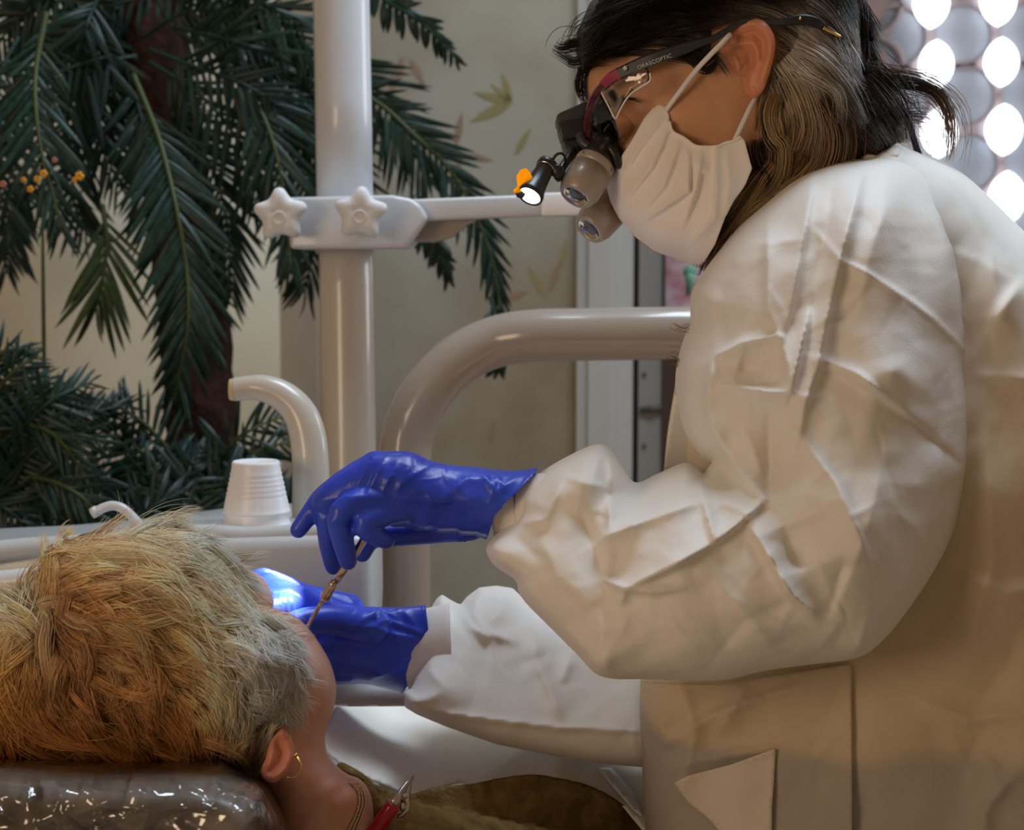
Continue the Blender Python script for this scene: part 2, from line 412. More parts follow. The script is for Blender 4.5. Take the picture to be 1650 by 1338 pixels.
structure('trim_5', MB().box(wx(1066), wx(1070), YW-.01, YW+.08, float(W(1080,497,YW)[2]), 2.9), M['dark_gap'])
structure('wall_right', MB().box(wx(1096), 2.9, YW+.05, YW+.17, 0, float(W(1300,560,YW)[2])), M['wall'])
# pierced block screen high on the right
YS = 4.0
scr = structure('window_1', MB().box(float(W(1190,0,YS)[0]), 2.9, YS, YS+.1, float(W(1300,760,YS)[2]), 2.9), M['block'])
def vesica(c, hw, hh, dy, n=10):
    R = (hw*hw+hh*hh)/(2*hw); th = math.asin(hh/R); pts = []
    for i in range(n): a = -th+2*th*i/n; pts.append((R*math.cos(a)-(R-hw), R*math.sin(a)))
    for i in range(n): a = -th+2*th*i/n; pts.append((-(R*math.cos(a)-(R-hw)), -R*math.sin(a)))
    return MB().prism([c+np.array([x,0,z]) for x, z in pts][::-1], (0,dy,0))
ov = [(1495,8,28,40),(1602,4,28,40),(1503,107,27,38),(1607,103,27,38),(1508,216,29,39),(1611,211,29,40),(1512,330,28,40),(1616,320,29,42),(1619,432,28,40),(1708,0,28,40),(1712,100,28,40),(1716,207,28,40),(1720,317,28,40)]
for x, y, a, b in ov:
    c = W(x, y, YS)
    link('pane', vesica(c+[0,-.03,0], a*YS/F, b*YS/F, -.006).mesh('pane', M['pane_lit'], False), scr)
for x, y in ((1400,8),(1404,112),(1408,222),(1412,335),(1300,15),(1310,120)):
    link('pane', vesica(W(x,y,YS)+[0,-.03,0], 24*YS/F, 34*YS/F, -.006).mesh('pane', M['pane_pink'], False), scr, label='dim pink pane')
a = np.linspace(0, 2*math.pi, 25)
for x, y, r in [(x-52, y+52, 50) for x, y, _, _ in ov]+[(x, y, 50) for x, y in ((1400,8),(1404,112),(1408,222))]:
    c = W(x, y, YS)+[0,-.004,0]; r = r*YS/F
    link('ring', MB().tube([c+[r*math.cos(t), 0, r*math.sin(t)] for t in a], .009, 6, cap=False).mesh('ring', M['ring']), scr)
# painted bamboo leaves on the plaster
M['paint_olive'] = mat('olive_wash', (.33,.29,.13), .9); M['paint_rust'] = mat('rust_wash', (.34,.24,.16), .9)
def leaf_poly(L, w, n=8): return [(L*i/n, w*math.sin(math.pi*(i/n)**.8)) for i in range(n+1)]+[(L*i/n, -w*math.sin(math.pi*(i/n)**.8)) for i in range(n-1, 0, -1)]
for x, y, ang, L, rust in ((825,165,205,75,0),(825,165,140,45,0),(825,165,110,50,0),(822,165,165,60,0),(745,250,250,40,1),(735,235,80,55,1),(745,250,-10,50,1),(880,480,120,60,0),(885,470,70,55,1),(850,470,200,45,1),(860,520,230,50,0),(905,430,80,45,0),(840,590,100,30,1),(650,90,250,70,1),(660,95,300,50,1),(830,250,60,50,0),(900,590,60,18,1),(790,715,80,40,1)):
    c = W(x, y, YW-.0006); s = YW/F; A = math.radians(ang)
    pts = [c+[(u*math.cos(A)-v*math.sin(A))*s, 0, (u*math.sin(A)+v*math.cos(A))*s] for u, v in leaf_poly(L, L*.11)]
    link('painted_leaf', MB().prism(pts, (0,-.0006,0)).mesh('painted_leaf', M['paint_rust' if rust else 'paint_olive'], False), wb)
# ================================================================== PLANTS
M['leaf'] = mat('silk_palm_leaf', rough=.42, spec=.45); noise_col(M['leaf'], (.003,.019,.016), (.011,.044,.030), 9, 3)
M['leaf_yellow'] = mat('yellow_green_leaf', rough=.5); noise_col(M['leaf_yellow'], (.018,.045,.012), (.04,.08,.02), 9, 3)
M['rachis'] = mat('leaf_stalk', (.045,.065,.015), .5)
M['trunk'] = mat('fibrous_trunk', rough=.95, spec=.1); noise_col(M['trunk'], (.018,.010,.008), (.055,.026,.018), 30, 5, stretch=(1,1,.4)); bump(M['trunk'], 50, .8, .01)
def blade(droop, w=.05, n=6):
    v = []; f = []
    for i in range(n+1):
        t = i/n; ww = w*math.sin(math.pi*min(1,(t*.93+.07)))**.6*(1-.25*t); z = -droop*t*t; x = t*(1-.25*droop*t)
        v += [(x, ww, z-.35*ww), (x, 0, z+.15*ww), (x, -ww, z-.35*ww)]
        if i: k = 3*(i-1); f += [(k,k+3,k+4,k+1),(k+1,k+4,k+5,k+2)]
    return np.array(v), f
BL = [blade(d) for d in (.1,.25,.45)]
def blade_mesh(k, m):
    v, f = BL[k]; return MB().add(v, f).mesh('leaflet', m)
def frond(root, path, depth, L, gap, mt, bm, single=True, bulk=None, droop=.55, a0=62, a1=22, jit=.12, tw=0, grow=None):
    """path in pixels, depth along it; leaflets of L pixels both sides"""
    q = cat([(x, y, z) for (x, y), z in zip(path, np.interp(np.linspace(0,1,len(path)), np.linspace(0,1,len(depth)), depth))], n=10)
    pts = P(q[:,0], q[:,1], q[:,2]); s = np.r_[0, np.cumsum(np.linalg.norm(np.diff(pts, axis=0), axis=1))]
    fo = None
    if single: fo = link('frond', MB().tube(pts, np.linspace(.0045,.0016,len(pts)), 6).mesh('frond', M['rachis']), root)
    else: bulk.tube(pts, np.linspace(.004,.0016,len(pts)), 5)
    step = gap*q[0,2]/F; n = int(s[-1]/step)
    for i in range(n):
        t = (i+.5)/n; tt = .12+.88*t; p = np.array([np.interp(tt*s[-1], s, pts[:,k]) for k in range(3)])
        p2 = np.array([np.interp(min(1,tt+.03)*s[-1], s, pts[:,k]) for k in range(3)]); tg = p2-p; nn_ = np.linalg.norm(tg)
        if nn_ < 1e-6: continue
        tg /= nn_; vd = p-CAM; vd /= np.linalg.norm(vd); vd = vd+np.array([0,0,tw]); vd /= np.linalg.norm(vd); sd = np.cross(tg, vd); sd /= np.linalg.norm(sd)
        for sgn in (-1, 1):
            an = math.radians(a0+(a1-a0)*t**1.3)*(1+random.uniform(-jit,jit))
            x = tg*math.cos(an)+sd*sgn*math.sin(an)-vd*random.uniform(-.1,.35); x = x+np.array([0,0,-droop*random.uniform(.5,1.2)*(1-.5*t)]); x /= np.linalg.norm(x)
            z = -vd+np.random.default_rng(i*7+sgn+9).normal(0,.25,3); z -= x*(z@x); z /= np.linalg.norm(z); y = np.cross(z, x)
            ll = L*q[0,2]/F*(.45+.75*math.sin(math.pi*min(1,(tt*.82+.1))))*random.uniform(.85,1.12)
            wd = (10.5/L)/.1 if L < 60 else 1.05*(80/L)**.5
            mtx = Matrix(((x[0]*ll, y[0]*ll*wd, z[0]*ll, p[0]),(x[1]*ll, y[1]*ll*wd, z[1]*ll, p[1]),(x[2]*ll, y[2]*ll*wd, z[2]*ll, p[2]),(0,0,0,1)))
            if single:
                o = bpy.data.objects.new('leaflet', random.choice(bm)); COL.objects.link(o); o.parent = fo; o.matrix_basis = mtx
            else:
                v, f = BL[random.randrange(3)]; A = np.array(mtx); bulk.add(v @ A[:3,:3].T+A[:3,3], f)
WM_FRONT = {}
bm1 = [blade_mesh(k, M['leaf']) for k in range(3)]; bm2 = [blade_mesh(k, M['leaf_yellow']) for k in range(3)]
tb = P(322, 900, 2.52); palm = thing('palm_tree', 'tall artificial palm with dark drooping fronds and fibrous brown trunk left of the white pole', 'palm tree', (tb[0], tb[1], 0))
pt = [(tb[0], tb[1], 0)]+[tuple(P(x, y, 2.52)) for x, y in ((322,900),(325,700),(310,500),(285,300),(255,120),(235,-60),(230,-200))]
pt[0] = (tb[0], tb[1], 0.0)
link('trunk', MB().tube(cat(pt, n=6), np.linspace(.06,.05,len(cat(pt,n=6)))*(1+.06*np.sin(np.arange(len(cat(pt,n=6)))*2.)), 14).mesh('trunk', M['trunk']), palm)
# big readable fronds: separate leaflets
frond(palm, [(215,120),(255,220),(283,330),(300,430),(303,520),(290,600),(280,650)], [2.36,2.28,2.27,2.3], 112, 15, M['rachis'], bm1)
frond(palm, [(75,20),(58,110),(58,180),(68,250),(85,310),(97,370)], [2.3,2.24,2.25], 95, 16, M['rachis'], bm1)
frond(palm, [(165,330),(172,390),(165,450),(154,500)], [2.38,2.36,2.38], 115, 17, M['rachis'], bm2, a0=48, a1=12, droop=.35)
frond(palm, [(320,60),(390,130),(430,200),(452,280),(462,360),(468,430)], [2.42,2.36,2.38], 105, 17, M['rachis'], bm1, a0=55, a1=14, droop=.5)
frond(palm, [(500,120),(600,160),(665,215),(725,275),(765,345),(793,420),(806,500)], [2.5,2.48,2.5,2.52], 78, 15, M['rachis'], bm1, droop=.25, a0=48, a1=12)
# the rest of the crown as one mass
bulk = MB(); R_ = random.Random(3)
G = [((230,60),(300,20),(400,20),(480,60),(505,120)), ((560,-60),(620,0),(670,30),(705,62),(738,98)), ((200,40),(120,0),(30,30),(-30,120)),
     ((240,80),(320,110),(400,140),(470,190),(510,260)), ((360,90),(440,120),(500,170),(560,240),(590,330)), ((220,90),(150,110),(110,180),(95,260)),
     ((215,70),(250,150),(330,250),(360,330),(370,420),(372,480)), ((200,60),(160,140),(165,220),(190,300)), ((30,60),(0,120),(-10,200),(5,290),(20,380)),
     ((600,340),(650,345),(690,370),(712,420),(722,450)), ((480,260),(500,330),(505,400),(490,470)), ((220,70),(200,0),(240,-60)), ((250,60),(330,-20),(420,-40)),
     ((380,130),(430,170),(470,250),(500,330),(530,420)), ((50,250),(20,300),(5,360),(10,440)), ((220,60),(100,40),(20,-20)), ((330,30),(400,60),(460,150),(480,220)),
     ((790,480),(804,540),(803,600)), ((150,200),(120,260),(120,330),(140,380)), ((520,60),(580,120),(640,200),(690,290)), ((180,90),(90,120),(20,180),(-20,260)), ((240,100),(330,160),(390,240),(420,330)), ((200,100),(230,200),(240,300),(232,380))]
for i, g in enumerate(G):
    d = R_.uniform(2.4, 2.62); frond(palm, list(g), [d, d-.05, d], 42 if i in (1, 9, 17) else R_.uniform(75, 100), 15, None, None, False, bulk, droop=.5 if i != 1 else .7)
for i in range(16):
    x0, y0 = R_.uniform(120, 330), R_.uniform(-60, 60); a = R_.uniform(.2, 2.9); L = R_.uniform(150, 260); d = R_.uniform(2.42, 2.62)
    frond(palm, [(x0,y0),(x0+L*.5*math.cos(a), y0+L*.35*math.sin(a)),(x0+L*.8*math.cos(a), y0+L*.8*math.sin(a))], [d,d-.05,d], 85, 17, None, None, False, bulk)
link('frond_mass', bulk.mesh('frond_mass', M['leaf']), palm, kind='stuff')
# bushy palm low on the left
sp = P(-40, 900, 2.15); low = thing('bushy_palm', 'short bushy palm with dense green fronds at lower left behind the basin', 'palm', (sp[0], sp[1], 0))
bk = MB(); bk.tube([(sp[0], sp[1], 0), tuple(P(-40, 900, 2.15)), tuple(P(-30, 760, 2.15))], [.05,.04,.02], 10)
for g in (((-40,760),(20,700),(70,690),(120,740),(150,800)), ((-30,760),(-10,650),(20,600),(60,575)), ((-30,760),(30,660),(80,650),(128,668)), ((-20,770),(60,720),(120,700),(170,715)), ((-20,780),(60,770),(130,800),(180,860)), ((-30,740),(-20,620),(0,570),(40,562))):
    frond(low, list(g), [2.15,2.08,2.1], 62, 15, None, bm1, True, None, droop=.25, a0=55, a1=18)
for i in range(30):
    a = R_.uniform(-1.5, .9); L = R_.uniform(90, 210); x0, y0 = -30+R_.uniform(-20,60), 760+R_.uniform(-40,60); d = R_.uniform(2.1,2.3)
    frond(low, [(x0,y0),(x0+L*.5*math.cos(a), y0+L*.5*math.sin(a)-20),(x0+L*math.cos(a), y0+L*math.sin(a))], [d,d-.04,d], 60, 14, None, None, False, bk, droop=.4)
link('frond_mass', bk.mesh('frond_mass', M['leaf']), low, kind='stuff')
sp = P(300, 1000, 2.3); mid = thing('spreading_palm', 'low dark palm spreading around the foot of the palm trunk behind the cup', 'palm', (sp[0], sp[1], 0))
bk = MB(); bk.tube([(sp[0], sp[1], 0), tuple(P(300, 1000, 2.3)), tuple(P(300, 860, 2.3))], [.05,.045,.03], 10)
for i in range(52):
    a = R_.uniform(-3.1, .1); L = R_.uniform(110, 260); x0, y0 = 270+R_.uniform(-110,150), 880+R_.uniform(-30,40); d = R_.uniform(2.2,2.5)
    x1, y1 = x0+L*.8*math.cos(a), y0+L*.75*math.sin(a); 
    if y1 < 700: y1 = 700+R_.uniform(0,40)
    frond(mid, [(x0,y0),((x0+x1)/2, (y0+y1)/2-22),(x1,y1)], [d,d-.04,d], 66, 13, None, None, False, bk, droop=.45)
for g in (((330,800),(370,720),(410,690),(455,672)), ((330,820),(390,750),(430,720),(475,715)), ((300,760),(240,690),(200,660),(178,640)), ((280,800),(200,720),(165,690),(150,650)), ((300,820),(240,740),(190,700))):
    frond(mid, list(g), [2.3,2.25,2.3], 62, 15, None, bm1, True, None, droop=.3)
link('frond_mass', bk.mesh('frond_mass', M['leaf']), mid, kind='stuff')
M['petal'] = mat('yellow_petal', (.75,.36,.03), .6); M['petal_pink'] = mat('pink_petal', (.45,.20,.14), .6)
sp = P(60, 420, 2.5); fl = thing('flower_spray', 'spray of small yellow flowers behind the left palm frond', 'flowers', (sp[0], sp[1], 0))
mbf = MB(); mbf.tube([(sp[0], sp[1], 0), tuple(P(75, 900, 2.5)), tuple(P(70, 500, 2.46)), tuple(P(68, 290, 2.30))], [.004,.004,.003,.002], 6); link('stem', mbf.mesh('stem', M['rachis']), fl)
for x, y, r, k in ((70,280,7,0),(60,289,6,0),(49,305,6,0),(128,284,8,0),(5,297,6,1),(88,258,5,1),(38,290,5,0),(120,290,5,0)):
    c = P(x, y, 2.16); m_ = MB()
    for j in range(5):
        A = j*1.257; m_.blob(c+np.array([math.cos(A),0,math.sin(A)])*r*.55*2.16/F, (r*.45*2.16/F,.003,r*.45*2.16/F), seg=8)
    link('flower', m_.mesh('flower', M['petal_pink' if k else 'petal']), fl)
# ================================================================== DENTAL UNIT
M['enamel'] = mat('white_enamel', (.62,.65,.69), .32, coat=.3); bump(M['enamel'], 25, .02, .001)
M['enamel_warm'] = mat('ivory_enamel', (.56,.52,.46), .3, coat=.4)  # ivory of the spout; on the lower pole it stands in for warm light
M['beige'] = mat('beige_gloss_enamel', (.36,.31,.265), .24, coat=.6)
M['knob'] = mat('matte_white_plastic', (.72,.73,.75), .5)
M['cup'] = mat('white_cup_plastic', (.84,.86,.90), .35, sss=.0)
M['unit'] = mat('pale_grey_unit_plastic', (.60,.62,.62), .35, coat=.2); noise_col(M['unit'], (.46,.49,.51), (.53,.56,.58), 2, 3)
M['chrome'] = mat('chrome', (.75,.74,.72), .12, 1)
# pole
pb = P(560, 1150, 2.0); pole = thing('support_pole', 'thick white vertical support pole standing between the palm and the beige curved tube', 'pole', (pb[0], pb[1], 0))
def halfw(w, d): return w/2*d/F
pp = [P(550,-120,2.0), P(550,0,2.0), P(553,160,2.0), P(556,330,2.0)]
link('upper_tube', MB().tube(pp, halfw(91,2.0), 40).mesh('upper_tube', M['enamel']), pole)
pp2 = [P(556,330,2.0), P(558,460,2.0), P(562,700,2.0), P(565,1150,2.0)]; e = pp2[-1].copy(); e[2] = 0.02
link('lower_tube', MB().tube(pp2+[e], halfw(87,2.0), 40).mesh('lower_tube', M['enamel_warm']), pole)  # warm light on the pole below the clamp put into its colour
link('base', MB().lathe((e[0], e[1], 0), (0,0,1), [(0,.16),(.015,.16),(.03,.05),(.05,.045)], 32).mesh('base', M['enamel_warm']), pole)
# clamp with arm
D = 1.96
ca = thing('clamp_arm', 'white clamp with long flat horizontal arm fixed around the white pole', 'arm', P(560,400,2.0))
def rbox(poly, off, bev=.003):
    """flat plate cut from a pixel outline with softened edges; poly list of world points"""
    me = MB().prism(poly, off).mesh('t', None, True); o = bpy.data.objects.new('tmp', me); COL.objects.link(o)
    m = o.modifiers.new('b', 'BEVEL'); m.width = bev; m.segments = 3; m.limit_method = 'ANGLE'; m.angle_limit = math.radians(25); m.use_clamp_overlap = True
    r = mod_apply(o); bpy.data.objects.remove(o); r.polygons.foreach_set('use_smooth', [True]*len(r.polygons)); return r
def plate(px, d, th, bev=.003):
    q = [P(x, y, d) for x, y in px]; return rbox(q, (0, th, 0), bev)
def named(me, name, m): me.name = name; me.materials.clear(); me.materials.append(m); return me
link('clamp_body', named(plate([(462,318),(630,314),(662,320),(678,331),(690,352),(655,399),(632,400),(467,401)], D-.06, .13, .005), 'clamp_body', M['enamel']), ca)
link('arm_bar', named(plate([(640,322),(664,321),(1130,303),(1130,338),(990,345),(870,347),(676,356),(655,390)], D-.045, .05, .004), 'arm_bar', M['enamel']), ca)
link('arm_gusset', named(plate([(668,349),(770,352),(752,362),(728,382),(700,390),(655,389)], D-.02, .045, .004), 'arm_gusset', M['beige']), ca)
link('arm_sleeve', named(plate([(872,311),(1120,301),(1120,341),(872,348)], D-.052, .065, .003), 'arm_sleeve', mat('glossy_white_sleeve', (.93,.94,.97), .12, coat=1)), ca)
def star_knob(cx, cy, d, r, rot, label):
    root = thing('star_knob', label, 'knob', P(cx, cy, d), 'star knobs on the clamp')
    n = 80; rings = []; px = []
    c0 = P(cx, cy, d); s = d/F
    ax = np.array([0,-1.,0]); tilt = .0
    def edge(a):
        t = abs((a-rot+math.pi/5) % (2*math.pi/5)-math.pi/5); x1, y1 = 1.06, 0.; x2, y2 = .62*math.cos(math.pi/5), .62*math.sin(math.pi/5)
        return (x1*y2-x2*y1)/((y2-y1)*math.cos(t)-(x2-x1)*math.sin(t))
    def rad(a): return r*sum(edge(a+q) for q in (-.2,-.13,-.07,0,.07,.13,.2))/7*1.06
    prof = [(0,.78,),(.004,.93),(.009,1.0),(.016,1.0),(.021,.95),(.0245,.82),(.026,.62),(.0262,.48),(.0255,.36),(.0245,.26),(.0235,.16),(.0235,.05)]
    v = []; f = []
    for z, k in prof:
        for j in range(n):
            a = 2*math.pi*j/n; rr = rad(a)*s*k if k > .5 else (rad(a)*(k/.62)+r*.62*(1-k/.62))*s*k
            v.append(c0+np.array([rr*math.cos(a), -z, rr*math.sin(a)]))
    m = len(prof)
    for i in range(m-1):
        for j in range(n): j2 = (j+1) % n; f.append((i*n+j, i*n+j2, (i+1)*n+j2, (i+1)*n+j))
    f.append(tuple(range(n-1,-1,-1))); f.append(tuple((m-1)*n+j for j in range(n)))
    link('grip', MB().add(v, [q[::-1] for q in f]).mesh('grip', M['knob']), root)
    link('cap', MB().lathe(c0+[0,-.023,-.004], (0,-1,0), [(-.002,.0085),(.0032,.0085),(.0040,.0078),(.0042,.0064),(.0030,.0052),(.0026,.003),(.0026,0)], 24).mesh('cap', M['knob']), root)
    link('stem', MB().lathe(c0, (0,1,0), [(0,.009),(.03,.009)], 16).mesh('stem', M['chrome']), root)
    return root
star_knob(455, 347, D-.085, 45, math.pi/2+.05, 'white five-pointed star knob on the clamp, the one left of the pole')
star_knob(583, 345, D-.085, 45, math.pi/2-.06, 'white five-pointed star knob on the clamp, the one in front of the pole')
# beige curved tube
path = [(652,1120,1.92),(652,960,1.92),(652,760,1.92),(660,692,1.92),(690,630,1.92),(735,582,1.92),(795,552,1.92),(860,541,1.91),(960,539,1.9),(1100,537,1.88),(1250,536,1.87)]
bp = [P(*q) for q in cat(path, n=8)]; e = bp[0].copy(); e[2] = .02
tb_ = thing('curved_tube', 'thick glossy beige tube bending from vertical to horizontal behind the blue gloves', 'tube', (e[0], e[1], 0))
link('pipe', MB().tube([e]+bp, .0311, 36).mesh('pipe', M['beige']), tb_)
link('floor_flange', MB().lathe((e[0], e[1], 0), (0,0,1), [(0,.09),(.012,.09),(.02,.04),(.04,.035)], 28).mesh('floor_flange', M['beige']), tb_)
# cup filler
fp = cat([(378,628,1.7),(400,625,1.7),(425,626,1.7),(455,638,1.7),(480,662,1.7),(494,695,1.7),(500,740,1.7),(501,800,1.7),(501,850,1.7)], n=6)
w_ = np.interp(np.linspace(0,1,len(fp)), [0,.15,.35,.6,1], [19,20,24,29,31])*1.7/F
cf = thing('cup_filler', 'ivory curved spout rising from the basin unit beside the stack of cups', 'spout', P(501,850,1.7))
link('spout_tube', MB().tube([P(*q) for q in fp], w_, 24).mesh('spout_tube', M['enamel_warm']), cf)
ep = P(378,628,1.7); link('outlet', MB().tube([ep+[-.005,0,0], ep+[.001,0,0]], [.0112,.0124], 24).mesh('outlet', mat('tan_outlet', (.62,.50,.30), .5)), cf)
sp_ = cat([(153,826,1.62),(166,819,1.62),(182,815,1.62),(198,820,1.62),(212,832,1.62),(226,848,1.62),(240,870,1.62),(250,900,1.62)], n=5)
rs = thing('rinse_spout', 'small white bent rinse tube just above the patient hair', 'spout', P(250,900,1.62))
link('tube', MB().tube([P(*q) for q in sp_], .0048, 16).mesh('tube', M['enamel']), rs)
link('outlet', MB().tube([P(153,826,1.62)+[-.003,0,-.001], P(157,823,1.62)], .0056, 16).mesh('outlet', M['enamel']), rs)
# unit body with basin
unit = thing('basin_unit', 'pale grey dental basin unit with white rim behind the patient head', 'basin unit', (float(P(300,1000,1.72)[0]), float(P(300,1000,1.72)[1]), 0))
def plate_h(px, d0, d1, bev=.006):
    a = [P(x, y, d0) for x, y in px]; q = rbox(a, (0, d1-d0, 0), bev); return q
link('rear_ledge', named(plate_h([(-80,884),(60,878),(190,866),(330,848),(470,838),(590,836),(596,880),(600,1010),(-80,1010)], 1.72, 1.86, .008), 'rear_ledge', M['unit']), unit)
link('bowl_rim', MB().tube([P(*q) for q in cat([(-120,905,1.55),(-40,893,1.55),(40,884,1.56),(130,878,1.57),(230,868,1.58),(330,862,1.58),(400,866,1.58),(480,862,1.58),(560,858,1.58),(592,862,1.6)], n=6)], [.0105]*55, 14).mesh('bowl_rim', M['unit']), unit)
fb = [(-120,905),(40,888),(230,872),(400,868),(560,862),(598,866),(600,985),(598,1040),(400,1100),(-120,1100)]
link('front_panel', named(plate_h(fb, 1.56, 1.70, .012), 'front_panel', M['unit']), unit)
link('tray_lip', MB().tube([P(*q) for q in cat([(-120,948,1.5),(-20,942,1.5),(60,934,1.5),(130,930,1.5)], n=6)], .012, 14).mesh('tray_lip', M['enamel']), unit)
link('tray_side', named(plate_h([(-120,950),(60,938),(132,934),(135,1100),(-120,1100)], 1.5, 1.56, .008), 'tray_side', M['beige']), unit)
x0 = float(P(-120,1000,1.6)[0]); x1 = float(P(598,1000,1.6)[0]); zt = float(P(300,1090,1.6)[2])
link('pedestal', rb := named(rbox([(x0+.1,1.56,0),(x1-.05,1.56,0),(x1-.05,1.56,zt+.02),(x0+.1,1.56,zt+.02)], (0,.28,0), .01), 'pedestal', M['unit']), unit)
# inverted nested cups
cb = P(414, 868, 1.64); sc_ = 1.64/F
cups = [('paper cup stack', 0)]
hh = 126*sc_
def cup_shell(zb, zt_, r0, r1, ribs):
    pr = [(zb, r0*1.03), (zb+.002, r0*1.035), (zb+.004, r0)]
    for i in range(1, 25):
        t = i/25; z = zb+.004+(zt_-zb-.008)*t; r = r0+(r1-r0)*t
        if ribs: r += .00045*math.sin(t*math.pi*18)*(1 if .25 < t < .85 else 0)
        pr.append((z, r))
    pr += [(zt_-.0025, r1*1.01), (zt_-.0008, r1*.985), (zt_, r1*.95), (zt_-.0015, r1*.90), (zt_-.0022, 0)]
    return pr
n_cup = 3
for i in range(n_cup):
    # outermost shows whole side, rims of the nested ones peep out below
    z0 = i*.0135; t = thing('plastic_cup', ['white ribbed plastic cup, lowest rim of the upturned stack','white ribbed plastic cup, middle rim of the upturned stack','white ribbed plastic cup on top of the upturned stack beside the ivory spout'][i], 'cup', cb+[0,0,z0], 'upturned plastic cups')
    r0 = 52.5*sc_; zt_ = hh-(n_cup-1)*.0135
    mb_ = MB().lathe(cb+[0,0,z0], (0,0,1), cup_shell(0, zt_, r0, r0-.0092, True), 40)
    link('cup_wall', mb_.mesh('cup_wall', M['cup']), t)
# small switches on the ledge
lv = thing('ledge_button', 'small pale button block on the basin ledge left of the cups', 'button', P(340, 858, 1.64))
link('block', named(rbox([P(326,868,1.63),(P(352,866,1.63)),(P(350,858,1.63)),(P(328,859,1.63))], (0,.02,0), .002), 'block', M['enamel']), lv)
# ================================================================== CHAIR
M['vinyl'] = mat('taupe_vinyl', (.30,.24,.19), .38); bump(M['vinyl'], 220, .12, .0006)
M['chair_grey'] = mat('grey_chair_plastic', (.45,.45,.45), .45)
hb = P(500, 1500, 1.3); chair = thing('dental_chair', 'reclined dental chair with taupe headrest under the patient head', 'dental chair', (.30, 1.30, 0))
hr = Relief([(-180,1236),(-60,1226),(60,1225),(200,1229),(330,1233),(400,1252),(440,1292),(458,1345),(455,1420),(380,1450),(-100,1450),(-200,1380)], 1.22, .15, .13, 70, step=14)
link('headrest', hr.mesh('headrest', M['vinyl']), chair)
AX = np.array([.62,.785]); A0 = np.array([-.27,1.22])
def loft_box(pts, w0, th):
    v = []; f = []; nx = np.array([AX[1], -AX[0]])
    for (t, z) in pts:
        for sx, sz in ((-1,-1),(1,-1),(1,1),(-1,1)): q = A0+AX*t+nx*sx*w0; v.append((q[0], q[1], z+sz*th))
    for i in range(len(pts)-1):
        for k in range(4): k2 = (k+1) % 4; f.append((4*i+k, 4*i+k2, 4*i+4+k2, 4*i+4+k)[::-1])
    f += [(0,1,2,3), tuple(4*(len(pts)-1)+k for k in (3,2,1,0))]
    me = MB().add(v, f).mesh('t', None); o = bpy.data.objects.new('tmp', me); COL.objects.link(o)
    m = o.modifiers.new('b', 'BEVEL'); m.width = .03; m.segments = 4; m.limit_method = 'ANGLE'; r = mod_apply(o); bpy.data.objects.remove(o)
    r.polygons.foreach_set('use_smooth', [True]*len(r.polygons)); return r
link('backrest', named(loft_box([(.16,.58),(.5,.50),(.85,.42)], .20, .035), 'backrest', M['vinyl']), chair)
link('seat', named(loft_box([(.85,.42),(1.1,.40),(1.5,.40)], .22, .045), 'seat', M['vinyl']), chair)
q = A0+AX*.9
link('column', MB().lathe((q[0],q[1],0), (0,0,1), [(0,.24),(.03,.24),(.06,.12),(.2,.09),(.38,.09)], 32).mesh('column', M['chair_grey']), chair)
link('armrest', named(rbox([P(528,1110,1.62),P(700,1106,1.62),P(760,1110,1.62),P(760,1140,1.62),P(528,1140,1.62)], (0,.08,0), .008), 'armrest', M['chair_grey']), chair)
# ================================================================== DENTIST
M['skin'] = mat('tan_skin', (.50,.24,.13), .48, sss=.25); noise_col(M['skin'], (.60,.30,.165), (.70,.40,.24), 16, 4); bump(M['skin'], 260, .12, .0006)
M['gown'] = mat('white_nonwoven_gown', (.80,.78,.75), .55, spec=.25)
bsdf(M['gown']).inputs['Sheen Weight'].default_value = .15
bump(M['gown'], 9, .3, .010, 2); bump(M['gown'], 26, .2, .003, 2); bump(M['gown'], 620, .17, .0005, kind='voronoi')
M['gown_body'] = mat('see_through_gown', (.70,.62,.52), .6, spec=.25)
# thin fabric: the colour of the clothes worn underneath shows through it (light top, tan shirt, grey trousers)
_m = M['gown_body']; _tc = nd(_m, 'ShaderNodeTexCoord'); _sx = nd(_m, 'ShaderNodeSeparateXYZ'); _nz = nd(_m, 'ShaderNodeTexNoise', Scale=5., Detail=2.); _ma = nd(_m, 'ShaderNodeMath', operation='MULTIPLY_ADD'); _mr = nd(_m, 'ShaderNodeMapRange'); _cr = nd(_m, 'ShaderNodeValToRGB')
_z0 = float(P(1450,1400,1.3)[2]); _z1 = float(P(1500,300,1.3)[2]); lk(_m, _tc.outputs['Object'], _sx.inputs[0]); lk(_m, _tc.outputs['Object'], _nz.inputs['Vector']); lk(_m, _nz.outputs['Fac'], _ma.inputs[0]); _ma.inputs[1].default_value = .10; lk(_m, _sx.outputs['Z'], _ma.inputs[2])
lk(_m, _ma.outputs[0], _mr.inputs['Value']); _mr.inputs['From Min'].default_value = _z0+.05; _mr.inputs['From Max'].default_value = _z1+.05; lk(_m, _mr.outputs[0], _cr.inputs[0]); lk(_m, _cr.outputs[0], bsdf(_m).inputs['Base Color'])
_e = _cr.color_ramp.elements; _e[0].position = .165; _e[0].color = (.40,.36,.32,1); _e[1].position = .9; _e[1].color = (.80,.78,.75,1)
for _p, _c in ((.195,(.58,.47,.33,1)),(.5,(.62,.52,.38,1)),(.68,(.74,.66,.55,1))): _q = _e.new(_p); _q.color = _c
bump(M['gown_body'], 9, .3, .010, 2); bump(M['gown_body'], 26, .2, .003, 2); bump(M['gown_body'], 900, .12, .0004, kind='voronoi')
M['mask'] = mat('mask_fabric', (.92,.87,.84), .6, spec=.2); bump(M['mask'], 1100, .10, .0003, kind='voronoi'); bump(M['mask'], 30, .2, .002)
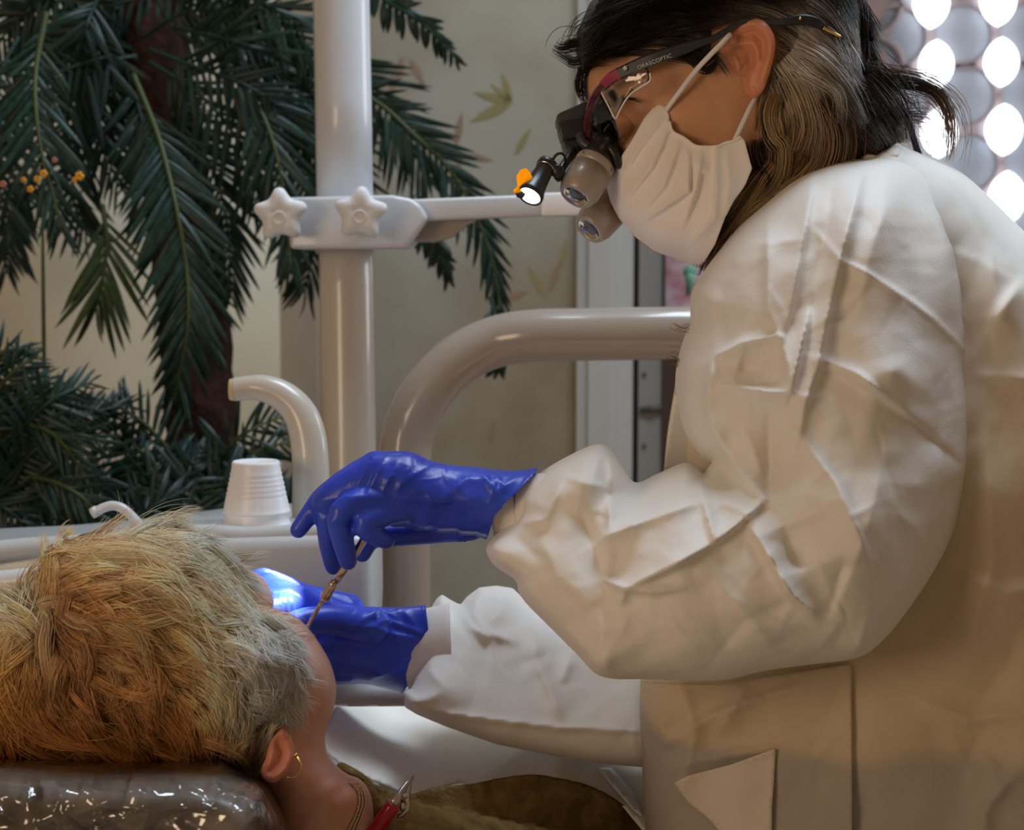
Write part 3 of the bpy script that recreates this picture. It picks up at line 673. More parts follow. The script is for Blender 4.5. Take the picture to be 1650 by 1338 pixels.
M['glove'] = mat('blue_nitrile', (.030,.035,.42), .36, spec=.5); noise_col(M['glove'], (.014,.036,.44), (.035,.085,.70), 14, 3)
bump(M['glove'], 55, .35, .002, 4, stretch=(1,1,2)); bump(M['glove'], 200, .15, .0006)
M['knit'] = mat('white_knit_cuff', (.82,.78,.76), .8); bump(M['knit'], 500, .3, .0008)
HEAD = Relief([(950,90),(942,128),(945,165),(957,196),(970,220),(974,250),(972,285),(985,305),(992,325),(1000,350),(1020,378),(1045,400),(1080,415),(1125,430),(1170,480),(1240,520),(1370,440),(1430,320),(1390,200),(1375,120),(1366,40),(1325,-45),(1240,-98),(1130,-100),(1035,-55),(975,20)],
    1.40, [(1200,100,.080),(1000,100,.072),(1000,250,.055),(1080,380,.05),(1250,450,.06),(1300,0,.078)], [(1200,100,.080),(1000,100,.072),(1000,250,.055),(1080,380,.05),(1250,450,.06),(1300,0,.078)], [(1200,60,185),(1000,300,110),(1100,400,100),(1300,400,110)], step=5,
    offs=[lambda X: crease(X, [(985,190),(1012,205)], 20, -9, taper=False), lambda X: crease(X, [(1000,207),(1012,216)], 8, 4), lambda X: crease(X, [(965,175),(1010,155),(1050,158)], 16, 3),
          lambda X: crease(X, [(1060,190),(1110,185),(1150,170)], 38, 4), lambda X: crease(X, [(1090,110),(1100,150)], 30, -2.5), lambda X: crease(X, [(1205,165),(1215,230),(1190,330)], 22, -5)])
def ear_relief(outline, mid, th, offs, step=2.5):
    return Relief(outline, mid, th, .012, 16, offs, step=step)
e_mid = [(1205,90,1.318),(1180,90,1.326),(1240,60,1.308),(1210,155,1.322),(1240,100,1.308)]
EAR = ear_relief([(1168,58),(1174,45),(1190,33),(1212,28),(1234,36),(1247,57),(1249,78),(1245,100),(1238,125),(1230,146),(1220,157),(1209,158),(1200,151),(1196,136),(1190,122),(1178,114),(1170,98),(1165,78)], e_mid, .004,
    [lambda X: crease(X, [(1172,70),(1178,50),(1195,38),(1214,34),(1232,43),(1243,62),(1243,85),(1238,105),(1231,130)], 6.5, 4.2, taper=False),
     lambda X: crease(X, [(1195,58),(1214,52),(1229,66),(1229,90)], 6, -3.5, taper=False),
     lambda X: crease(X, [(1192,70),(1212,68),(1221,84),(1219,104),(1209,116)], 5, 2.4, taper=False),
     lambda X: crease(X, [(1196,84),(1208,88),(1208,104),(1199,120)], 10, -7, taper=False),
     lambda X: crease(X, [(1184,92),(1190,106),(1188,114)], 5, 3.5, taper=False),
     lambda X: crease(X, [(1210,120),(1206,140),(1213,150)], 8, 2.5, taper=False)])
def cap(pts, n=3):
    """pixel+depth joints with radii in mm -> smooth tube"""
    a = cat([(x, y, d*1000, r) for x, y, d, r in pts], n=n); return P(a[:,0], a[:,1], a[:,2]/1000), a[:,3]/1000
def hand(mb, scale, fingers, palm):
    for f in fingers+palm:
        p, r = cap(f); mb.tube(p, r*scale, 14, round_cap=True)
near_f = [[(690,815,1.275,11),(632,825,1.262,10.5),(585,842,1.252,9),(600,862,1.256,8),(622,870,1.262,7.5)],
          [(690,800,1.275,12),(612,800,1.262,11),(548,826,1.250,9.5),(552,868,1.256,9),(561,904,1.262,7.5)],
          [(690,785,1.285,12),(602,778,1.278,11),(535,808,1.272,9.5),(528,860,1.278,8.5),(537,912,1.286,7.5)],
          [(690,775,1.30,12),(606,752,1.295,11),(528,795,1.285,9),(500,828,1.28,8),(481,854,1.278,7)],
          [(760,845,1.31,14),(690,856,1.315,11),(640,862,1.31,9.5),(600,868,1.305,8.5),(584,892,1.30,7.5)]]
near_p = [[(840,822,1.285,25),(800,814,1.28,26),(760,812,1.275,24),(700,822,1.265,17),(640,826,1.255,12)],
          [(830,805,1.285,23),(770,785,1.285,22),(700,770,1.285,18),(605,756,1.292,12.5)],
          [(800,815,1.28,24),(720,800,1.272,20),(650,796,1.266,16),(608,794,1.265,13)],
          [(800,830,1.29,18),(740,842,1.29,16),(690,842,1.28,15),(650,840,1.27,13)],
          [(640,760,1.285,14),(580,772,1.278,12.5),(545,790,1.268,11)],[(640,790,1.272,14),(590,800,1.262,12.5),(553,812,1.255,11)]]
far_f = [[(560,985,1.44,16),(500,965,1.43,12),(455,950,1.42,11),(423,934,1.41,9.5),(408,948,1.40,8)],
         [(560,1000,1.44,16),(500,985,1.42,12),(460,975,1.40,11),(430,985,1.385,9),(415,1000,1.38,8)],
         [(560,1040,1.44,18),(480,1040,1.42,12),(430,1050,1.40,10),(400,1060,1.39,8)],
         [(560,1070,1.44,17),(490,1080,1.43,11),(440,1090,1.42,9),(410,1095,1.42,8)],
         [(600,1010,1.41,16),(540,1000,1.385,13),(490,1000,1.37,11),(455,1012,1.36,9)]]
far_p = [[(700,1047,1.45,37),(665,1048,1.45,37),(620,1047,1.45,38),(580,1045,1.45,36),(540,1040,1.445,30)],[(600,1015,1.45,22),(540,992,1.44,19),(500,970,1.435,15)],
         [(660,1070,1.45,24),(600,1070,1.45,25),(540,1068,1.44,24),(500,1062,1.43,18)]]
def body_shell():
    mb = MB()
    def c(*p, seg=16): q, r = cap(list(p)); mb.tube(q, r, seg, round_cap=True)
    c((1300,200,1.40,46),(1325,280,1.40,50),(1390,400,1.42,60))                 # neck
    c((1400,440,1.41,70),(1440,620,1.41,110),(1440,900,1.42,120),(1420,1300,1.44,118),(1420,1600,1.46,125))
    c((1400,420,1.37,50),(1420,500,1.29,50),(1400,700,1.245,44),(1340,930,1.215,40),(1160,930,1.24,40),(960,880,1.268,28),(850,822,1.286,18))
    c((1360,420,1.50,50),(1300,520,1.54,48),(1200,800,1.55,40),(1080,1090,1.54,32),(850,1075,1.475,26),(700,1047,1.45,25))
    c((1420,1610,1.42,80),(1100,1750,1.30,75),(760,1830,1.22,58))
    c((1420,1610,1.52,80),(1180,1780,1.46,75),(960,1850,1.38,58))
    for kx, ky, kd in ((760,1830,1.22),(960,1850,1.38)):
        k = P(kx, ky, kd); f = np.array([k[0]+.05, k[1]-.02, .07]); mb.tube([k, (k+f)/2+[-.01,0,0], f], [.056,.05,.036], 14, round_cap=True)
        mb.tube([f+[.05,0,-.03], f+[0,0,-.025], f+[-.12,-.01,-.038]], [.036,.04,.028], 12, round_cap=True)
    hand(mb, .72, near_f, []); hand(mb, .5, [], [[(x, y-6, d+.008, r) for x, y, d, r in q] for q in near_p[:3]]); hand(mb, .74, far_f, []); hand(mb, .5, [], far_p[:2])
    return remesh(mb.mesh('b', None), .0035, 3)
person = link('person', join_mesh('person', [body_shell(), HEAD.mesh('h', res=6), EAR.mesh('e', res=2.6, it=0)], M['skin']), None,
    'dark-haired dentist in a white gown, face mask and blue gloves leaning over the patient', 'person')
M['ear_skin'] = mat('reddened_ear_skin', (.66,.27,.15), .45, sss=.3); bump(M['ear_skin'], 200, .12, .0006)
second_material(person.data, M['ear_skin'], EAR.poly, 1.335)
# far ear, eye and brow
link('eyeball', MB().blob(P(1003,203,1.366), .0110, seg=20).mesh('eyeball', mat('eye_white', (.55,.5,.46), .2)), person)
link('eyelid', MB().blob(P(1005,202,1.366), (.0118,.0118,.0115), seg=20).mesh('eyelid', M['skin']), person)
# ---------------------------------------------------------------- gown
KW, KH, SH = .82, 1.7, True
def cr(line, w, h, side=0): return lambda X: crease(X, line, w*KW*(1.25 if SH else 1), h*KH, side, ex=1.05 if SH else 1.5)
NS = [cr([(1312,281),(1297,372),(1284,444),(1274,505),(1259,550)], 16, 6, 1), cr([(1393,262),(1376,337),(1355,413),(1330,525),(1318,590),(1297,652),(1289,700)], 26, 11, 1),
 cr([(1345,280),(1335,360),(1318,440),(1308,510)], 18, -6), cr([(1236,360),(1236,505),(1254,540)], 20, 7, -1), cr([(1147,576),(1195,552),(1252,540)], 16, 10, 1), cr([(1147,576),(1139,640),(1142,672)], 14, 9, -1),
 cr([(1252,540),(1268,586),(1274,632)], 14, 8, -1), cr([(1190,622),(1232,630),(1274,632)], 20, 12, 1), cr([(1305,500),(1290,565),(1274,635)], 12, 9, 1), cr([(1190,590),(1230,600)], 24, -9),
 cr([(1139,667),(1157,708),(1188,759),(1233,806)], 20, 12, -1), cr([(1240,660),(1240,735),(1236,806)], 22, -10), cr([(1233,806),(1193,842),(1152,875)], 12, 9, 1), cr([(1200,690),(1230,770)], 22, 7),
 cr([(1152,875),(1080,915),(1007,950)], 18, 9, 1), cr([(979,721),(984,760),(986,795)], 15, 9, -1), cr([(981,805),(981,854),(972,868)], 12, 8, -1), cr([(986,797),(1040,778),(1104,750)], 20, -8),
 cr([(972,868),(1011,847),(1070,826),(1131,806)], 18, 13, 1), cr([(1131,806),(1142,840),(1149,876)], 12, 8, -1), cr([(1131,766),(1128,790),(1131,806)], 14, 9), cr([(1131,806),(1170,812),(1209,829)], 12, 7),
 cr([(832,840),(855,842),(878,838),(895,800),(907,762)], 9, 6), cr([(905,762),(940,776),(975,784)], 12, 5, 1), cr([(952,722),(938,770),(930,830)], 26, 6), cr([(940,835),(960,890),(972,936)], 22, -9),
 cr([(972,868),(983,900),(972,936),(1007,951),(1050,955),(1096,950)], 11, 7, -1), cr([(1007,950),(1000,975)], 10, 5), cr([(790,890),(835,930),(880,985),(975,1085)], 26, 5), cr([(978,1088),(970,1030),(968,985)], 22, 5),
 cr([(1210,850),(1240,900),(1272,958),(1316,996)], 18, 12, -1), cr([(1336,990),(1348,950),(1362,900)], 30, -7), cr([(1265,850),(1290,920)], 40, -9), cr([(1402,990),(1390,1030),(1378,1061)], 16, 6),
 cr([(1315,372),(1355,418),(1406,444),(1467,484),(1508,515),(1569,576)], 9, 3.2, 1), cr([(1335,599),(1416,642),(1477,687),(1548,748)], 20, -5, 1), cr([(1320,576),(1380,600),(1430,640)], 14, 5, 1),
 cr([(1480,290),(1500,360),(1490,440)], 30, -5), cr([(1440,310),(1400,420),(1380,520)], 26, 4), cr([(1520,560),(1540,650),(1500,800)], 40, 5), cr([(1430,720),(1400,850),(1340,1000)], 40, 7), cr([(1290,700),(1350,780),(1400,900)], 26, 7, 1),
 cr([(1100,560),(1110,620),(1100,690)], 18, 7), cr([(1180,420),(1160,500),(1170,560)], 24, -5), cr([(1215,395),(1290,385)], 8, 3), cr([(1060,890),(1150,930),(1260,1060)], 34, 5), cr([(1130,1090),(1200,1000),(1300,960)], 50, -6),
 cr([(870,860),(900,930),(960,980)], 30, 5), cr([(820,860),(870,900)], 14, -4), cr([(1150,745),(1190,790)], 20, -8)]
def crumple(scale, amp, seed, power=1.0):
    r = np.random.default_rng(seed); k = []
    for i in range(14):
        a = r.uniform(0, math.pi); f = r.uniform(.6, 2.2)/scale; k.append((math.cos(a)*f, math.sin(a)*f, r.uniform(0, 6.28), r.uniform(-1, 1)))
    def g(X):
        x = X[:,0]+22*np.sin(X[:,1]/53.+seed); y = X[:,1]+22*np.sin(X[:,0]/47.+2*seed); o = 0
        for a, b, c, d in k: o = o+d*(1-2*np.abs(np.sin(a*x+b*y+c)))
        return o*amp/1000/3.2
    return g
NS.append(crumple(95, 4.6, 3)); NS.append(crumple(38, 1.3, 5)); NS += small_folds(90, (800,270,1580,1080), 101, (5.,9.), (.8,2.2), (40,130))
SLEEVE = Relief([(865,768),(882,754),(915,735),(952,718),(975,717),(990,732),(1006,756),(1024,778),(1058,764),(1101,746),(1120,752),(1133,764),(1141,752),(1148,745),(1130,735),(1113,712),(1101,690),(1093,655),(1088,615),(1092,580),(1102,545),(1112,515),(1112,480),(1122,455),(1150,415),(1185,365),(1230,322),(1272,287),(1318,264),(1345,257),(1390,255),(1440,254),(1490,280),(1530,335),(1560,400),(1580,470),(1589,550),(1586,640),(1572,720),(1561,780),(1535,860),(1505,920),(1462,985),(1420,1035),(1380,1061),(1300,1072),(1230,1082),(1175,1095),(1130,1098),(1050,1095),(970,1091),(930,1055),(890,1015),(850,975),(836,955),(830,935),(800,915),(788,900),(783,885),(792,868),(812,850),(832,835),(838,800)],
    [(1400,330,1.335),(1440,600,1.29),(1400,850,1.25),(1300,980,1.23),(1100,930,1.245),(960,880,1.265),(830,840,1.283),(1150,450,1.35),(1100,620,1.35),(1560,600,1.34)],
    [(1400,400,.125),(1400,750,.115),(1300,950,.10),(1050,900,.085),(850,840,.05),(1150,600,.11)],
    [(1400,400,.05),(1400,750,.06),(1300,950,.07),(1050,900,.075),(850,840,.05),(1150,600,.05)],
    [(1400,450,190),(1350,800,190),(1100,920,120),(960,900,110),(840,840,60),(1120,600,90)], NS, smooth=True, step=5, p=1.9)
gown = link('gown', None, person) if False else None
TS = [cr([(1370,1065),(1372,1200),(1374,1338),(1376,1500)], 6, 3, 1), cr([(1085,1170),(1060,1120),(1075,1210)], 18, 7), cr([(1070,1200),(1150,1150),(1280,1105)], 14, 6, 1), cr([(1090,1235),(1180,1215),(1250,1205)], 10, 5),
 cr([(1600,520),(1650,450)], 22, 9, 1), cr([(1584,606),(1650,611),(1720,600)], 10, 4), cr([(1550,930),(1620,960),(1700,940)], 26, 7), cr([(1480,1130),(1560,1160),(1660,1150)], 16, 5), cr([(1590,700),(1600,900),(1560,1050)], 40, 8),
 cr([(1560,300),(1600,400),(1605,500)], 26, 6), cr([(1530,290),(1620,420)], 20, -4), cr([(1400,245),(1440,238),(1480,250)], 8, 3), cr([(1100,1110),(1120,1180),(1090,1300)], 26, 8), cr([(1200,1100),(1160,1180)], 26, 7), cr([(1640,1240),(1590,1300),(1570,1400)], 18, 7),
 crumple(130, 4.5, 11), crumple(50, 1.0, 12)]+small_folds(50, (1040,280,1700,1400), 102, (7.,11.), (1.,2.6), (60,180))
def tc(lo, hi): return [(1350,400,lo),(1500,700,hi),(1600,1100,hi),(1100,700,lo*.8),(1100,1200,lo),(1400,1200,hi),(1400,1700,hi)]
TORSO = Relief([(1378,240),(1392,232),(1448,229),(1472,240),(1520,262),(1562,288),(1622,345),(1700,430),(1765,560),(1800,800),(1830,1100),(1850,1500),(1840,1740),(1500,1800),(1090,1740),(1056,1500),(1046,1400),(1040,1338),(1034,1220),(1031,1120),(1040,1000),(1056,880),(1069,762),(1075,700),(1085,637),(1100,560),(1150,450),(1250,330),(1330,270)],
    [(1400,350,1.42),(1450,900,1.42),(1400,1700,1.46),(1650,700,1.42)], tc(.10,.16), tc(.12,.16), [(1400,300,90),(1500,700,150),(1060,1100,60),(1100,700,60),(1400,1600,150)], TS, step=8, p=2.2)
gown = link('gown', TORSO.mesh('gown', M['gown_body'], res=7, it=1), person, 'white gown body, tan tinted by the clothes underneath')
link('sleeve', SLEEVE.mesh('sleeve', M['gown'], res=4.6, it=2), gown)
FS = [cr([(735,965),(760,1010),(790,1030)], 10, 7, 1), cr([(770,950),(762,990),(785,1020),(830,1035)], 8, 7), cr([(820,955),(790,1010)], 20, 6), cr([(700,1040),(690,1080),(720,1110)], 14, 5), cr([(860,1060),(890,1120),(905,1160)], 10, 5), cr([(920,1060),(905,1100)], 12, 5),
 cr([(655,1138),(700,1150),(800,1163),(900,1175),(1030,1180)], 7, 5, -1), cr([(850,1000),(870,1060)], 24, 7), crumple(60, 2.0, 21), crumple(26, .6, 22)]+small_folds(30, (660,960,1040,1230), 103, (5.,8.), (.6,1.6))
FARS = Relief([(692,985),(703,965),(712,958),(728,968),(742,975),(752,962),(772,947),(800,944),(826,948),(870,990),(980,1000),(1100,1010),(1120,1120),(1100,1225),(1035,1237),(960,1230),(880,1216),(800,1200),(720,1172),(672,1152),(652,1140),(650,1115),(663,1110),(672,1085),(686,1050),(692,1015)],
    [(680,1050,1.45),(1000,1100,1.52),(800,1080,1.47)], [(680,1050,.045),(1000,1100,.07)], .07, 75, FS, smooth=False, step=5)
link('sleeve', FARS.mesh('sleeve', M['gown'], res=5, it=1), gown)
# knit cuffs
p, r = cap([(790,822,1.285,22),(812,819,1.285,23.5),(835,817,1.285,25),(850,817,1.283,26),(885,818,1.28,27)]); link('cuff', MB().tube(p, r, 40, sq=(1.02,.85)).mesh('cuff', M['knit']), gown)
p, r = cap([(655,1050,1.45,34),(680,1048,1.45,36),(705,1046,1.45,38),(730,1044,1.45,40)]); link('cuff', MB().tube(p, r, 40).mesh('cuff', M['knit']), gown)
M['panel'] = mat('doubled_gown_panel', (.66,.59,.51), .6, spec=.2); bump(M['panel'], 14, .3, .006, 3); bump(M['panel'], 900, .12, .0004, kind='voronoi')
# front flap, collar band and hanging tie panel
tf_ = lambda off: (lambda X: TORSO.front(X)-off)
link('collar', Relief([(1366,268),(1374,250),(1381,240),(1393,231),(1408,231),(1418,236),(1428,232),(1437,229),(1450,230),(1460,238),(1474,250),(1490,262),(1440,275)], 1.40, .062, .05, 26, [cr([(1390,262),(1396,240)], 5, 2), cr([(1420,262),(1422,240)], 4, -2), cr([(1445,258),(1446,238)], 5, 2)], step=4).mesh('collar', M['gown'], res=4), gown)
link('front_flap', sheet('front_flap', [(1087,636),(1098,640),(1125,700),(1150,748),(1100,752),(1070,757),(1076,700)], lambda X: 1.345+(X[:,0]-1080)*.0002, .003, M['gown'], 6), gown)
link('tie_panel', sheet('tie_panel', [(1086,1262),(1110,1250),(1180,1232),(1250,1206),(1247,1262),(1244,1300),(1243,1420),(1230,1420),(1140,1318),(1110,1295)], lambda X: TORSO.front(X)-.008-.006*np.exp(-((X[:,0]-1180)/40)**2), .002, M['panel'], 6), gown)
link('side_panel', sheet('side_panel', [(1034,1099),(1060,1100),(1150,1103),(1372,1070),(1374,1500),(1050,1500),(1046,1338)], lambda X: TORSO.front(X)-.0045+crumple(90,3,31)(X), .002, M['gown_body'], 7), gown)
KW, KH, SH = 1., 1., False
# ---------------------------------------------------------------- gloves
NH = Relief([(868,756),(835,758),(800,757),(770,753),(740,751),(712,747),(690,741),(668,730),(650,727),(625,727),(600,727),(580,738),(560,750),(540,763),(522,778),(508,796),(502,815),(506,832),(520,838),(540,834),(560,832),(585,842),(600,856),(625,862),(655,860),(690,866),(730,872),(760,874),(772,882),(790,890),(830,880),(880,840),(890,780)],
    [(840,820,1.284),(700,800,1.281),(610,780,1.277),(520,810,1.274)], [(840,820,.031),(700,800,.031),(610,790,.024),(520,810,.013)], [(840,820,.027),(700,800,.03),(610,790,.022),(520,810,.012)], [(800,820,58),(650,800,60),(520,810,26)], smooth=True, step=4, p=2.0)
FH = Relief([(398,930),(408,919),(424,914),(442,919),(470,930),(500,946),(530,960),(560,973),(600,978),(640,979),(700,979),(720,1020),(712,1060),(670,1118),(620,1110),(590,1103),(540,1104),(480,1108),(440,1112),(415,1080),(420,1030),(405,985),(392,955)],
    [(700,1047,1.45),(560,1040,1.44),(420,950,1.41)], [(690,1047,.034),(560,1040,.036),(430,960,.016)], [(690,1047,.030),(560,1040,.03),(430,960,.014)], [(650,1047,70),(540,1040,66),(420,940,26)], step=4)
def glove(name, fs, rel, cut, folds, parent):
    mb = MB(); hand(mb, 1.0, fs, []); base = join_mesh('g', [rel.mesh('r', res=5), mb.mesh('f')], M['glove'])
    me = remesh(base, .0017, 5, .5)
    v = verts(me); nrm = np.empty(len(v)*3); me.vertices.foreach_get('normal', nrm); nrm = nrm.reshape(-1,3)
    px, py, d = proj(v); X = np.stack([px, py], 1); vd = v-CAM; vd /= np.linalg.norm(vd, axis=1)[:,None]
    fr = np.clip(-(nrm*vd).sum(1)*1.5+.2, 0, 1); h = sum(f(X) for f in folds)
    xc = np.interp(py, [c[0] for c in cut], [c[1] for c in cut])
    rim = .0009*np.exp(-((px-xc+3)/2.5)**2)
    v = v+nrm*(h*fr+rim)[:,None]; px, py, d = proj(v); near = np.abs(px-xc) < 2.6; v[near] = P(np.where(near, xc, px), py, d)[near]
    set_verts(me, v); bm = bmesh.new(); bm.from_mesh(me); bm.verts.ensure_lookup_table()
    kill = (px > xc+2.6)
    bmesh.ops.delete(bm, geom=[bm.verts[i] for i in np.where(kill)[0]], context='VERTS'); bm.to_mesh(me); bm.free(); me.name = name
    return link(name, me, parent)
gn = [cr(l, w, h) for l, w, h in (([(600,735),(585,765),(570,795)],3,1.3),([(622,738),(605,770),(592,800)],3,1.5),([(640,745),(625,775),(612,800)],3,1.4),([(658,750),(645,780),(640,800)],3,1.2),([(606,742),(596,770),(585,796)],3,-1.0),([(575,760),(560,785)],3,1),
  ([(512,806),(600,801),(700,806),(800,812)],8,1.9),([(700,745),(660,770),(640,790)],5,.9),([(770,758),(800,795),(835,770)],6,2.0),([(780,775),(792,790),(800,775)],4,1.4),([(800,770),(815,790)],4,1.4),([(720,800),(750,775),(790,775)],8,2.2),
  ([(710,760),(730,800),(720,840)],10,-1.4),([(760,820),(790,850)],7,1.9),([(745,790),(765,820),(760,860)],6,1.6),([(800,770),(790,810),(775,850)],6,1.5),([(505,822),(520,830),(535,830)],3,-1.8),([(540,846),(560,848),(575,845)],3,-1.5),([(640,800),(660,850)],7,1.0),([(735,870),(760,878)],5,1.6),([(690,812),(688,850)],6,.8))]+small_folds(46, (560,730,870,880), 105, (2.,3.6), (.3,.9), (16,50))
glove('glove', near_f, NH, [(700,900),(756,868),(790,836),(830,797),(887,779),(950,765)], gn, person)['label'] = 'blue glove holding the instrument'
gf = [cr(l, w, h) for l, w, h in (([(430,955),(434,985)],2.2,1.2),([(440,954),(444,985)],2.2,1.2),([(450,956),(454,988)],2.2,1.2),([(460,958),(464,990)],2.2,1.2),([(470,962),(474,990)],2.2,1.2),([(420,925),(432,922)],3,1),([(580,1002),(610,985),(640,997)],5,2.4),([(560,1010),(600,1012),(640,1025),(680,1030)],5,2.4),([(600,1010),(620,1000),(680,1020)],5,2.0),
  ([(540,1033),(600,1034),(668,1034)],3,1.6),([(590,1060),(640,1090)],12,2.0),([(650,985),(670,1010)],6,1.8),([(540,1050),(545,1100)],14,-2),([(585,1100),(620,1080),(660,1060)],8,2.2),([(600,985),(606,1000)],4,1.5))]+small_folds(30, (520,975,690,1110), 106, (2.2,4.), (.4,1.1), (16,55))
glove('glove', far_f, FH, [(900,700),(978,686),(1020,691),(1060,684),(1090,667),(1118,648),(1200,620)], gf, person)['label'] = 'blue glove at the patient mouth'
# ---------------------------------------------------------------- mask
VM = Relief([(1000,50),(950,120),(945,180),(958,230),(968,262),(974,285),(977,300),(983,325),(998,353),(1023,381),(1053,404),(1095,420),(1128,433),(1190,440),(1270,400),(1330,250),(1310,60),(1200,20)],
    1.40, [(1100,300,.083),(1200,240,.088),(1020,250,.07)], [(1100,300,.083),(1200,240,.088),(1020,250,.07)], [(1020,300,120),(1200,250,150)], step=3, p=2.1,
    offs=[cr([(1111,251),(1109,309),(1041,354)], 9, 8.2, 1), cr([(1130,252),(1123,303),(1103,361)], 9, 6.8, 1), cr([(1152,237),(1153,300),(1150,350),(1116,385)], 10, 9.0, -1), cr([(1068,190),(1030,240),(1005,285)], 7, 3.8, 1), cr([(1080,205),(1050,270),(1012,320)], 8, 5.2, 1),
          cr([(1095,235),(1070,300),(1035,345)], 8, 4.5, 1), cr([(1120,262),(1135,268),(1130,280)], 9, 6.0), cr([(1170,240),(1175,300),(1165,350)], 12, 4.5), cr([(990,330),(1040,378),(1110,400)], 26, 4.5), crumple(40, .8, 41)])
mp = [(1064,166),(1072,172),(1078,184),(1080,205),(1084,212),(1102,222),(1120,235),(1137,236),(1156,236),(1170,230),(1180,228),(1194,220),(1200,226),(1206,250),(1212,272),(1200,300),(1182,325),(1168,352),(1152,395),(1128,433),(1095,420),(1053,404),(1023,381),(998,353),(983,325),(977,300),(988,278),(1001,252),(1016,230),(1038,190),(1050,176)]
for q in mp: pass
def onto(X): X = np.clip(X, [970,0], [1400,500]); return VM.front(X)
mk_n = sheet('m', mp, lambda X: VM.front(X), .0015, None, 3.4)
mk_f = sheet('m', mp, lambda X: VM.back(X), .0015, None, 5)
mask = link('face_mask', join_mesh('face_mask', [mk_n, mk_f], M['mask']), person)
edge = [(1079,196),(1084,212),(1102,222),(1120,235),(1137,237),(1156,236),(1170,230),(1180,228),(1194,220)]
ed = cat(edge, n=4); link('binding', MB().tube(P(ed[:,0], ed[:,1], VM.front(ed)-.001), .0013, 8).mesh('binding', M['mask']), mask)
M['loop'] = mat('white_elastic', (.82,.80,.80), .7); bump(M['loop'], 900, .3, .0005)
for pts in ([(1073,178,1.330),(1095,148,1.320),(1120,115,1.314),(1145,88,1.306),(1165,68,1.305),(1176,56,1.312)], [(1184,226,1.318),(1197,198,1.317),(1208,175,1.318),(1217,160,1.322),(1224,150,1.33)]):
    q = cat(pts, n=5); link('ear_loop', MB().tube(P(q[:,0], q[:,1], q[:,2]), .0021, 10).mesh('ear_loop', M['loop']), mask)
# ================================================================== PATIENT
M['skin_p'] = mat('rosy_skin', (.58,.29,.22), .5, sss=.25); noise_col(M['skin_p'], (.66,.34,.26), (.78,.50,.42), 14, 5); bump(M['skin_p'], 110, .35, .0012, 5); bump(M['skin_p'], 400, .12, .0004)
PHD = Relief([(100,970),(160,925),(230,900),(310,900),(350,925),(385,955),(412,972),(440,981),(470,990),(496,1012),(518,1042),(533,1070),(541,1100),(541,1125),(536,1150),(528,1170),(524,1190),(527,1213),(540,1232),(560,1248),(580,1256),(595,1275),(603,1310),(610,1400),(600,1480),(440,1480),(425,1380),(420,1290),(380,1240),(250,1215),(120,1205),(60,1160),(30,1090),(50,1020)],
    [(250,1050,1.25),(500,1100,1.26),(520,1300,1.29),(560,1450,1.32)], [(250,1050,.078),(500,1100,.065),(500,1300,.06),(430,1200,.07)], [(250,1050,.078),(500,1100,.07),(520,1300,.06)], [(250,1050,170),(480,1080,110),(500,1250,70),(540,1400,80)],
    [cr([(527,1205),(505,1240),(480,1300)], 14, -4), cr([(540,1240),(515,1262),(500,1290)], 7, -2.5), cr([(565,1262),(535,1290),(520,1330)], 6, -2), cr([(548,1250),(530,1275)], 5, 2), cr([(510,1040),(500,1100),(490,1160)], 30, 4), cr([(480,1180),(500,1220)], 14, -3), cr([(500,1300),(470,1338)], 8, -2)], step=5)
EARP = Relief([(452,1172),(462,1176),(470,1190),(475,1206),(474,1222),(468,1236),(462,1246),(452,1256),(440,1262),(428,1258),(421,1248),(422,1236),(428,1222),(432,1205),(440,1186)],
    [(450,1180,1.192),(474,1210,1.196),(425,1250,1.186),(445,1250,1.184)], .005, .014, 14,
    [lambda X: crease(X, [(455,1180),(468,1192),(471,1212),(463,1236),(445,1254),(428,1252)], 6, 3.8, taper=False), lambda X: crease(X, [(446,1196),(455,1212),(448,1232),(436,1244)], 8, -5, taper=False), lambda X: crease(X, [(436,1215),(433,1235)], 4, 3, taper=False)], step=2.5)
NOSE = Relief([(366,916),(388,917),(408,921),(424,932),(435,950),(441,975),(430,998),(400,1005),(370,980)], 1.325, .022, .02, 26, step=4)
def patient_shell():
    mb = MB()
    def ax(t, z): q = A0+AX*t; return np.array([q[0], q[1], z-.085])
    n0 = P(500,1360,1.31)
    mb.tube(np.array([P(450,1240,1.28), n0, ax(.24,.62)]), [.03,.038,.05], 18, round_cap=True)
    mb.tube(np.array([ax(.22,.66)+[-.1,.07,0], ax(.23,.66), ax(.22,.66)+[.11,-.07,-.02]]), [.06,.065,.05], 18, round_cap=True)
    mb.tube(np.array([ax(.24,.66), ax(.5,.60), ax(.8,.53), ax(.95,.52)]), [.09,.10,.095,.10], 20, round_cap=True)
    for s in (-1, 1):
        n = np.array([AX[1], -AX[0], 0])*s
        mb.tube(np.array([ax(.95,.52)+n*.08, ax(1.35,.52)+n*.08, ax(1.75,.46)+n*.08]), [.075,.055,.04], 14, round_cap=True)
        mb.tube(np.array([ax(1.75,.46)+n*.08, ax(1.80,.52)+n*.085]), [.04,.03], 12, round_cap=True)
        mb.tube(np.array([ax(.25,.65)+n*.165, ax(.5,.56)+n*.185, ax(.72,.54)+n*.10]), [.045,.038,.03], 12, round_cap=True)
    return remesh(mb.mesh('b', None), .005, 4)
patient = link('person', join_mesh('person', [patient_shell(), PHD.mesh('h', res=7), EARP.mesh('e', res=2.6, it=0), NOSE.mesh('n', res=5)], M['skin_p']), None,
    'blond patient in an olive brown top lying back with head on the headrest', 'person')
M['ear_skin_p'] = mat('reddened_ear', (.62,.25,.16), .5, sss=.2)
second_material(patient.data, M['ear_skin_p'], EARP.poly, 1.215)
